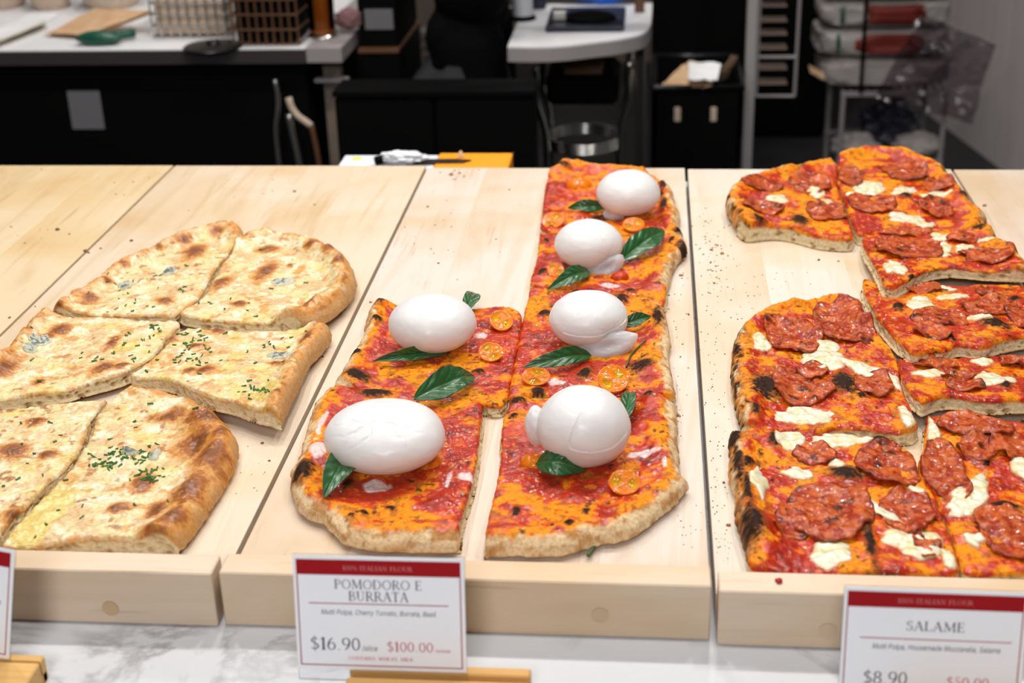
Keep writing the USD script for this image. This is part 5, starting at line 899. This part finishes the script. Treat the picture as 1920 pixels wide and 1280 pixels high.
obj(t, 'apron', (np.vstack([vs, inn]), np.vstack([f[:, ::-1], f+N]+e_)), 'grey_cloth', True)

# rounded white table, what stands on it, stool below
tp = [(955, 87), (1014, 88), (1065, 85), (1112, 79), (1155, 74), (1186, 68), (1205, 63), (1216, 55), (1221, 40), (1223, 5)]
tw = np.array([on(p, .9)[:2] for p in tp]); tw = np.vstack([[tw[0, 0]-.004, tw[0, 1]+.002], tw, [tw[0, 0]-.004, tw[-1, 1]]]); tw = np.vstack([tw[:1], chaikin(tw[1:-1], 2), tw[-1:]]); pg = sg.Polygon(tw)
t = thing('rounded_table', 'white table with a thick grey rim and rounded end on chrome legs', 'table'); obj(t, 'tabletop', prism(pg, .896, .9), 'white_top', False); obj(t, 'rim_band', prism(pg.buffer(.0006), .868, .8958), 'edge_grey', 40)
for lx_, yy in ((1200, 3.14), (1200, 3.5), (962, 3.5)):
    P = ony((lx_, 200), yy); obj(t, 'leg', box(P[0]-.011, yy-.006, 0, P[0]+.011, yy+.006, .868, .002), 'chrome', False)
ont = lambda x, y, dz=0: on((x, y), .9+dz)
P = ont(980, 36); t = thing('spray_bottle', 'white bottle with a dark foot on the rounded table beside the person', 'bottle'); R0 = .5*40/ppm(P)
obj(t, 'body', lathe([(0, .008), (R0, .008), (R0, .085), (R0*.8, .10), (R0*.4, .105), (R0*.4, .11), (0, .11)], (P[0], P[1], .9), 32), 'box_white', True); obj(t, 'foot', lathe([(0, 0), (R0*1.25, 0), (R0*1.25, .006), (R0, .010), (0, .010)], (P[0], P[1], .9), 32), 'black', True); obj(t, 'cap', lathe([(0, .11), (R0*.45, .11), (R0*.45, .125), (0, .126)], (P[0], P[1], .9), 24), 'black', True)
q0, q1, q2 = ont(1022, 61), ont(1170, 60), ont(1176, 22); t = thing('card_terminal_tray', 'dark navy tray carrying a black device on the rounded table', 'tray')
obj(t, 'tray', box(q0[0], q0[1], .9005, q1[0], q2[1], .912, .003), 'navy', False); obj(t, 'device', blobmesh(((q0[0]+q1[0])/2+.01, q0[1]+.07, .916), (.055, .045, .016), 4, .12, 1.2), 'black', True); obj(t, 'screen_arm', box(q0[0]+.012, q0[1]+.05, .912, q0[0]+.045, q0[1]+.09, .935, .004), 'steel', False)
P = ont(1125, 8); solid('blue_bag', 'bright blue plastic bag lying at the back of the rounded table', 'bag', blobmesh((P[0]+.002, P[1]+.03, .936), (.080, .05, .037), 7, .35, 2.2, 5, -.0355), 'blue_plastic')
P = ont(1013, 18); solid('navy_box', 'dark blue box behind the white bottle', 'box', box(P[0]-.022, P[1], .9005, P[0]+.012, P[1]+.06, .96, .003), 'navy', smooth=False)
P = ont(1199, 24); solid('wooden_holder', 'small dark wooden holder at the rounded table end', 'holder', box(P[0]-.011, P[1], .9005, P[0]+.011, P[1]+.03, .97, .002), 'brown_edge', smooth=False)
sy_ = 3.10; t = thing('bar_stool', 'black bar stool with bowed chrome legs and foot ring under the rounded table', 'stool')
pl = [(1003, 122), (1008, 150), (1005, 175), (1008, 200), (1017, 225), (1024, 250), (1026, 310)]; L_ = np.array([ony(p, sy_) for p in pl]); L_ = resample(chaikin(L_, 2), .012); ext = L_[-1].copy(); ext[2] = .0; L_ = np.vstack([L_, ext])
cxs = ony((1092, 200), sy_)[0]; mir = L_*[-1, 1, 1]+[2*cxs, 0, 0]; ydp = .16
for a_, dy in ((L_, 0), (mir, .03), (L_, ydp), (mir, ydp)): obj(t, 'leg', tube(a_+[0, dy, 0], .0085, 10), 'chrome', True)
zr = ony((1090, 280), sy_)[2]; rr_ = cxs-L_[-2, 0]; an = np.linspace(0, 2*np.pi, 61); ob = np.column_stack([cxs+rr_*np.cos(an), sy_+ydp/2+.09*np.sin(an), np.full(61, zr)])
obj(t, 'foot_ring', cat_([tube(ob+[0, 0, dz], .006, 8) for dz in (-.009, 0, .009)]), 'chrome', True); zs2 = ony((1090, 138), sy_)[2]
obj(t, 'seat', box(cxs-.08, sy_-.01, zs2-.07, cxs+.08, sy_+ydp+.01, zs2, .012), 'black', False); obj(t, 'seat_bracket', box(cxs-.04, sy_-.012, zs2+.0005, cxs+.045, sy_+.05, zs2+.022, .002), 'brown_edge', False)

# second stool with bent tube back near the worktop end
t = thing('tube_chair', 'chair of bent tan and grey tubes between the worktop and the low cabinet', 'chair'); cy_ = 2.86
for k, (pts, mt_, r_) in enumerate((([(541, 183), (545, 200), (556, 216), (570, 226), (584, 236)], 'pulp', .0075), ([(515, 150), (522, 180), (521, 210), (517, 240), (519, 270), (524, 315)], 'steel', .005), ([(541, 215), (549, 250), (557, 285), (563, 315)], 'steel', .007), ([(584, 236), (592, 270), (600, 315)], 'brown_edge', .006))):
    L_ = np.array([ony(p, cy_-.015*k) for p in pts]); L_ = resample(chaikin(L_, 2), .01)
    if k: e2 = L_[-1].copy(); e2[2] = 0; L_ = np.vstack([L_, e2])
    obj(t, 'back_rail' if k == 0 else 'leg', tube(L_, r_, 10), mt_, True)
P = ony((560, 315), cy_); obj(t, 'seat', box(P[0]-.05, cy_-.08, .44, P[0]+.05, cy_-.005, .47, .005), 'black', False)

# waste bin with paper on top
by = 3.35; b0, b1_ = ony((1226, 166), by), ony((1392, 166), by); bz_ = b0[2]; dp = on((1300, 106), bz_)[1]-by
t = thing('waste_bin', 'black waste bin with two pale latches on its front', 'bin'); th_ = .008
obj(t, 'body', cat_([box(b0[0], by, 0, b1_[0], by+th_, bz_), box(b0[0], by+dp-th_, 0, b1_[0], by+dp, bz_), box(b0[0], by, 0, b0[0]+th_, by+dp, bz_), box(b1_[0]-th_, by, 0, b1_[0], by+dp, bz_), box(b0[0], by, 0, b1_[0], by+dp, .02)]), 'black', False)
obj(t, 'rim', tube(np.array([(b0[0], by, bz_), (b1_[0], by, bz_), (b1_[0], by+dp, bz_), (b0[0], by+dp, bz_), (b0[0], by, bz_)], float), .009, 8), 'black_gloss', True); obj(t, 'bag_liner', crumple([(b0[0]+.01, by+.01, bz_-.10), (b1_[0]-.01, by+.01, bz_-.10), (b1_[0]-.01, by+dp-.01, bz_-.10), (b0[0]+.01, by+dp-.01, bz_-.10)], .03, 20, 3), 'black_gloss', True)
for px_ in (1270, 1338): P = ony((px_, 214), by); obj(t, 'latch', box(P[0]-.0075, by-.004, P[2]-.018, P[0]+.0075, by-.0001, P[2]+.018, .002), 'pulp', False)
t = thing('crumpled_paper_bag', 'opened brown paper bag with white paper stuffed in the waste bin', 'bag'); bb = lambda x, y, dz: on((x, y), bz_+dz)
obj(t, 'brown_side', crumple([bb(1238, 163, .004), bb(1335, 164, .004), bb(1345, 135, .02), bb(1292, 115, .035)], .014, 18, 4), 'kraft', True); obj(t, 'white_paper', crumple([bb(1290, 150, .02), bb(1345, 152, .022), bb(1352, 122, .035), bb(1292, 116, .040)], .012, 20, 6), 'paper', True)
obj(t, 'standing_flap', crumple([bb(1343, 152, .0), bb(1362, 150, .0), bb(1383, 108, .085), bb(1371, 104, .085)], .010, 16, 8), 'kraft', True)

# dark fridge, light post, tray rack, dark cupboard
f0, f1 = ony((1222, 50), 4.0), ony((1398, 50), 4.0); t = thing('fridge', 'tall black fridge behind the waste bin', 'fridge'); obj(t, 'cabinet', box(f0[0], 4.02, 0, f1[0], 4.5, 1.9, .005), 'black', False); obj(t, 'door', box(f0[0]+.003, 4.0, .08, f1[0]-.003, 4.018, 1.89, .004), 'black', False); obj(t, 'handle', tube(np.array([(f0[0]+.02, 3.985, 1.0), (f0[0]+.02, 3.985, 1.2), (f0[0]+.02, 3.985, 1.4)]), .006, 8), 'black', True)
p0, p1 = ony((1397, 150), 3.62), ony((1416, 150), 3.62); solid('support_post', 'pale square support post beside the waste bin', 'post', box(p0[0], 3.62, 0, p1[0], 3.62+.04, 2.8, .002), 'post_white', smooth=False)
ry2 = 3.64; zt_, zm_, zb2 = ony((1450, -60), ry2)[2], ony((1455, 107), ry2)[2], ony((1458, 180), ry2)[2]; X0, X1 = p1[0]+.001, ony((1494, 100), ry2)[0]
t = thing('tray_rack', 'grey tray rack with thin tan runners fixed to the pale post', 'rack'); mk = lambda a, b, r: tube(np.array([a, (np.array(a)+b)/2, b], float), r, 8)
obj(t, 'frame', cat_([mk((X1, ry2, zb2), (X1, ry2, zt_), .0045), mk((X0, ry2, zb2), (X1, ry2, zb2), .004), mk((X0, ry2, zm_), (X1, ry2, zm_), .0045), mk((X0, ry2, zt_), (X1, ry2, zt_), .004), mk((X0+.004, ry2, zb2), (X0+.004, ry2, zt_), .004)]), 'edge_grey', True)
for yy in (-28, -8, 12, 40, 65, 92, 130, 158): P = ony((1450, yy), ry2); x1_ = ony((1476, yy), ry2)[0]; obj(t, 'runner', box(X0+.004, ry2+.004, P[2]-.002, x1_, ry2+.06, P[2]+.001), 'wire_rung', False)
d0, d1 = on((1420, 262), 0), on((1545, 262), 0); t = thing('dark_cupboard', 'black cupboard standing on the grey floor behind the tray rack', 'cupboard'); obj(t, 'body', box(d0[0]-.25, d0[1]+.02, .02, d1[0], d0[1]+.5, 1.7, .004), 'black', False); obj(t, 'plinth', box(d0[0]-.24, d0[1]+.03, 0, d1[0]-.01, d0[1]+.48, .0195), 'black', False)

# wire cart with flour sacks, plastic wrap and bags
cy2 = 4.15; gx = lambda x, y=200: ony((x, y), cy2)[0]; gz = lambda y, x=1680: ony((x, y), cy2)[2]
t = thing('wire_cart', 'grey wire cart loaded with stacked sacks', 'cart'); xl, xr = gx(1580), gx(1772); dcy = .32
for a_, b_ in ((xl, cy2), (xr, cy2), (xl, cy2+dcy), (xr, cy2+dcy)): obj(t, 'post', tube(np.array([[a_, b_, .0], [a_, b_, .3], [a_, b_, gz(170)]]), .0075, 8), 'edge_grey', True)
for yy, nm in ((172, 'shelf'), (300, 'shelf')):
    z = gz(yy); obj(t, nm, cat_([box(xl-.008, cy2-.006, z-.012, xr+.008, cy2+.006, z), box(xl-.008, cy2+dcy-.006, z-.012, xr+.008, cy2+dcy+.006, z)]+[box(xl+(xr-xl)*k/12-.002, cy2, z-.006, xl+(xr-xl)*k/12+.002, cy2+dcy, z-.002) for k in range(13)]), 'edge_grey', False)
obj(t, 'upright_bar', tube(np.array([[gx(1611), cy2-.01, gz(172)], [gx(1610), cy2-.01, gz(80)], [gx(1609), cy2-.01, gz(-40)]]), .006, 8), 'black', True)
def sack(label, y0, y1, x0, x1, seed, red=True):
    z0_, z1_ = gz(y1), gz(y0); X0_, X1_ = gx(x0, (y0+y1)/2), gx(x1, (y0+y1)/2); hx, hz = (X1_-X0_)/2, (z1_-z0_)/2*.98; C = np.array([(X0_+X1_)/2, cy2+.14, (z0_+z1_)/2]); n = ICO[5].vertices
    p = np.sign(n)*np.abs(n)**.42; p *= 1+(fbm(n*2.2+seed, 3, seed)-.5)[:, None]*np.array([.14, .14, .16]); v = C+p*[hx, .13, hz]; v[:, 2] = np.clip(v[:, 2], z0_, z1_)
    t = thing('flour_sack', label, 'sack', 'sacks stacked on the wire cart'); obj(t, 'sack_body', (v, ICO[5].faces), 'sack_white', True)
    if red:
        w = p*[hx*.70, .1335, hz*.90]+[hx*.06, -.002, 0]; w = w+C; w[:, 2] = np.clip(w[:, 2], z0_+.002, z1_+.0005); obj(t, 'red_label', (w, ICO[5].faces), 'sack_red', True)
        g = p*[hx*.04, .1336, hz*.80]+C-[hx*.70, .002, 0]; g[:, 2] = np.clip(g[:, 2], z0_+.002, z1_); obj(t, 'green_stripe', (g, ICO[5].faces), 'sack_green', True)
sack('lowest sack on the cart, mostly plain white', 113, 168, 1540, 1790, 3, False); sack('sack with a red label resting on the lowest one', 57, 113, 1536, 1785, 5); sack('third sack of the stack with a red label', 4, 57, 1545, 1790, 7); sack('uppermost sack of the stack, cut off by the photo top', -52, 4, 1550, 1785, 9)
P = ony((1560, 215), cy2+.05); t = thing('crumpled_bag', 'crumpled dark plastic bag on the lower shelf of the wire cart', 'bag'); zz = gz(300)+.001; C = np.array([gx(1695), cy2+.21, zz+.055]); obj(t, 'film', blobmesh(C, (.085, .09, .065), 4, .5, 2.5, 5, -.054), 'glove', True)
for k, (a_, lab) in enumerate(((1615, 'pale sack with brown fold lying on the lower cart shelf'), (1735, 'pale crumpled sack at the wall end of the lower cart shelf'))):
    C = np.array([gx(a_), cy2+.06, zz+.028]); solid('small_sack', lab, 'sack', blobmesh(C, (.07, .045, .035), 11+k, .35, 2, 5, -.0275), 'sack_white')
t = thing('plastic_wrap', 'torn clear plastic wrap hanging off the cart toward the wall', 'wrap'); w4 = [np.array([gx(1640, 172), cy2-.02, gz(178)]), np.array([gx(1815, 215), cy2-.03, gz(222)]), np.array([gx(1868, 88), cy2+.02, gz(86)]), np.array([gx(1720, 20), cy2-.02, gz(20)])]
cw = crumple(w4, 0, 1, 1, 40, .0008); q = fbm(cw.vertices*[14, 14, 14], 3, 4); cw.vertices[:, 1] -= (q-.3)*.10; obj(t, 'film', cw, 'wrap', True)
t = thing('paper_scrap', 'small tan paper corner sticking out beside the lowest sack', 'scrap'); P = ony((1527, 140), cy2); obj(t, 'sheet', crumple([P+[-.012, 0, .006], P+[.03, 0, -.016], P+[.03, .03, -.002], P+[-.015, .03, .022]], .004, 30, 3, 12), 'kraft', True)
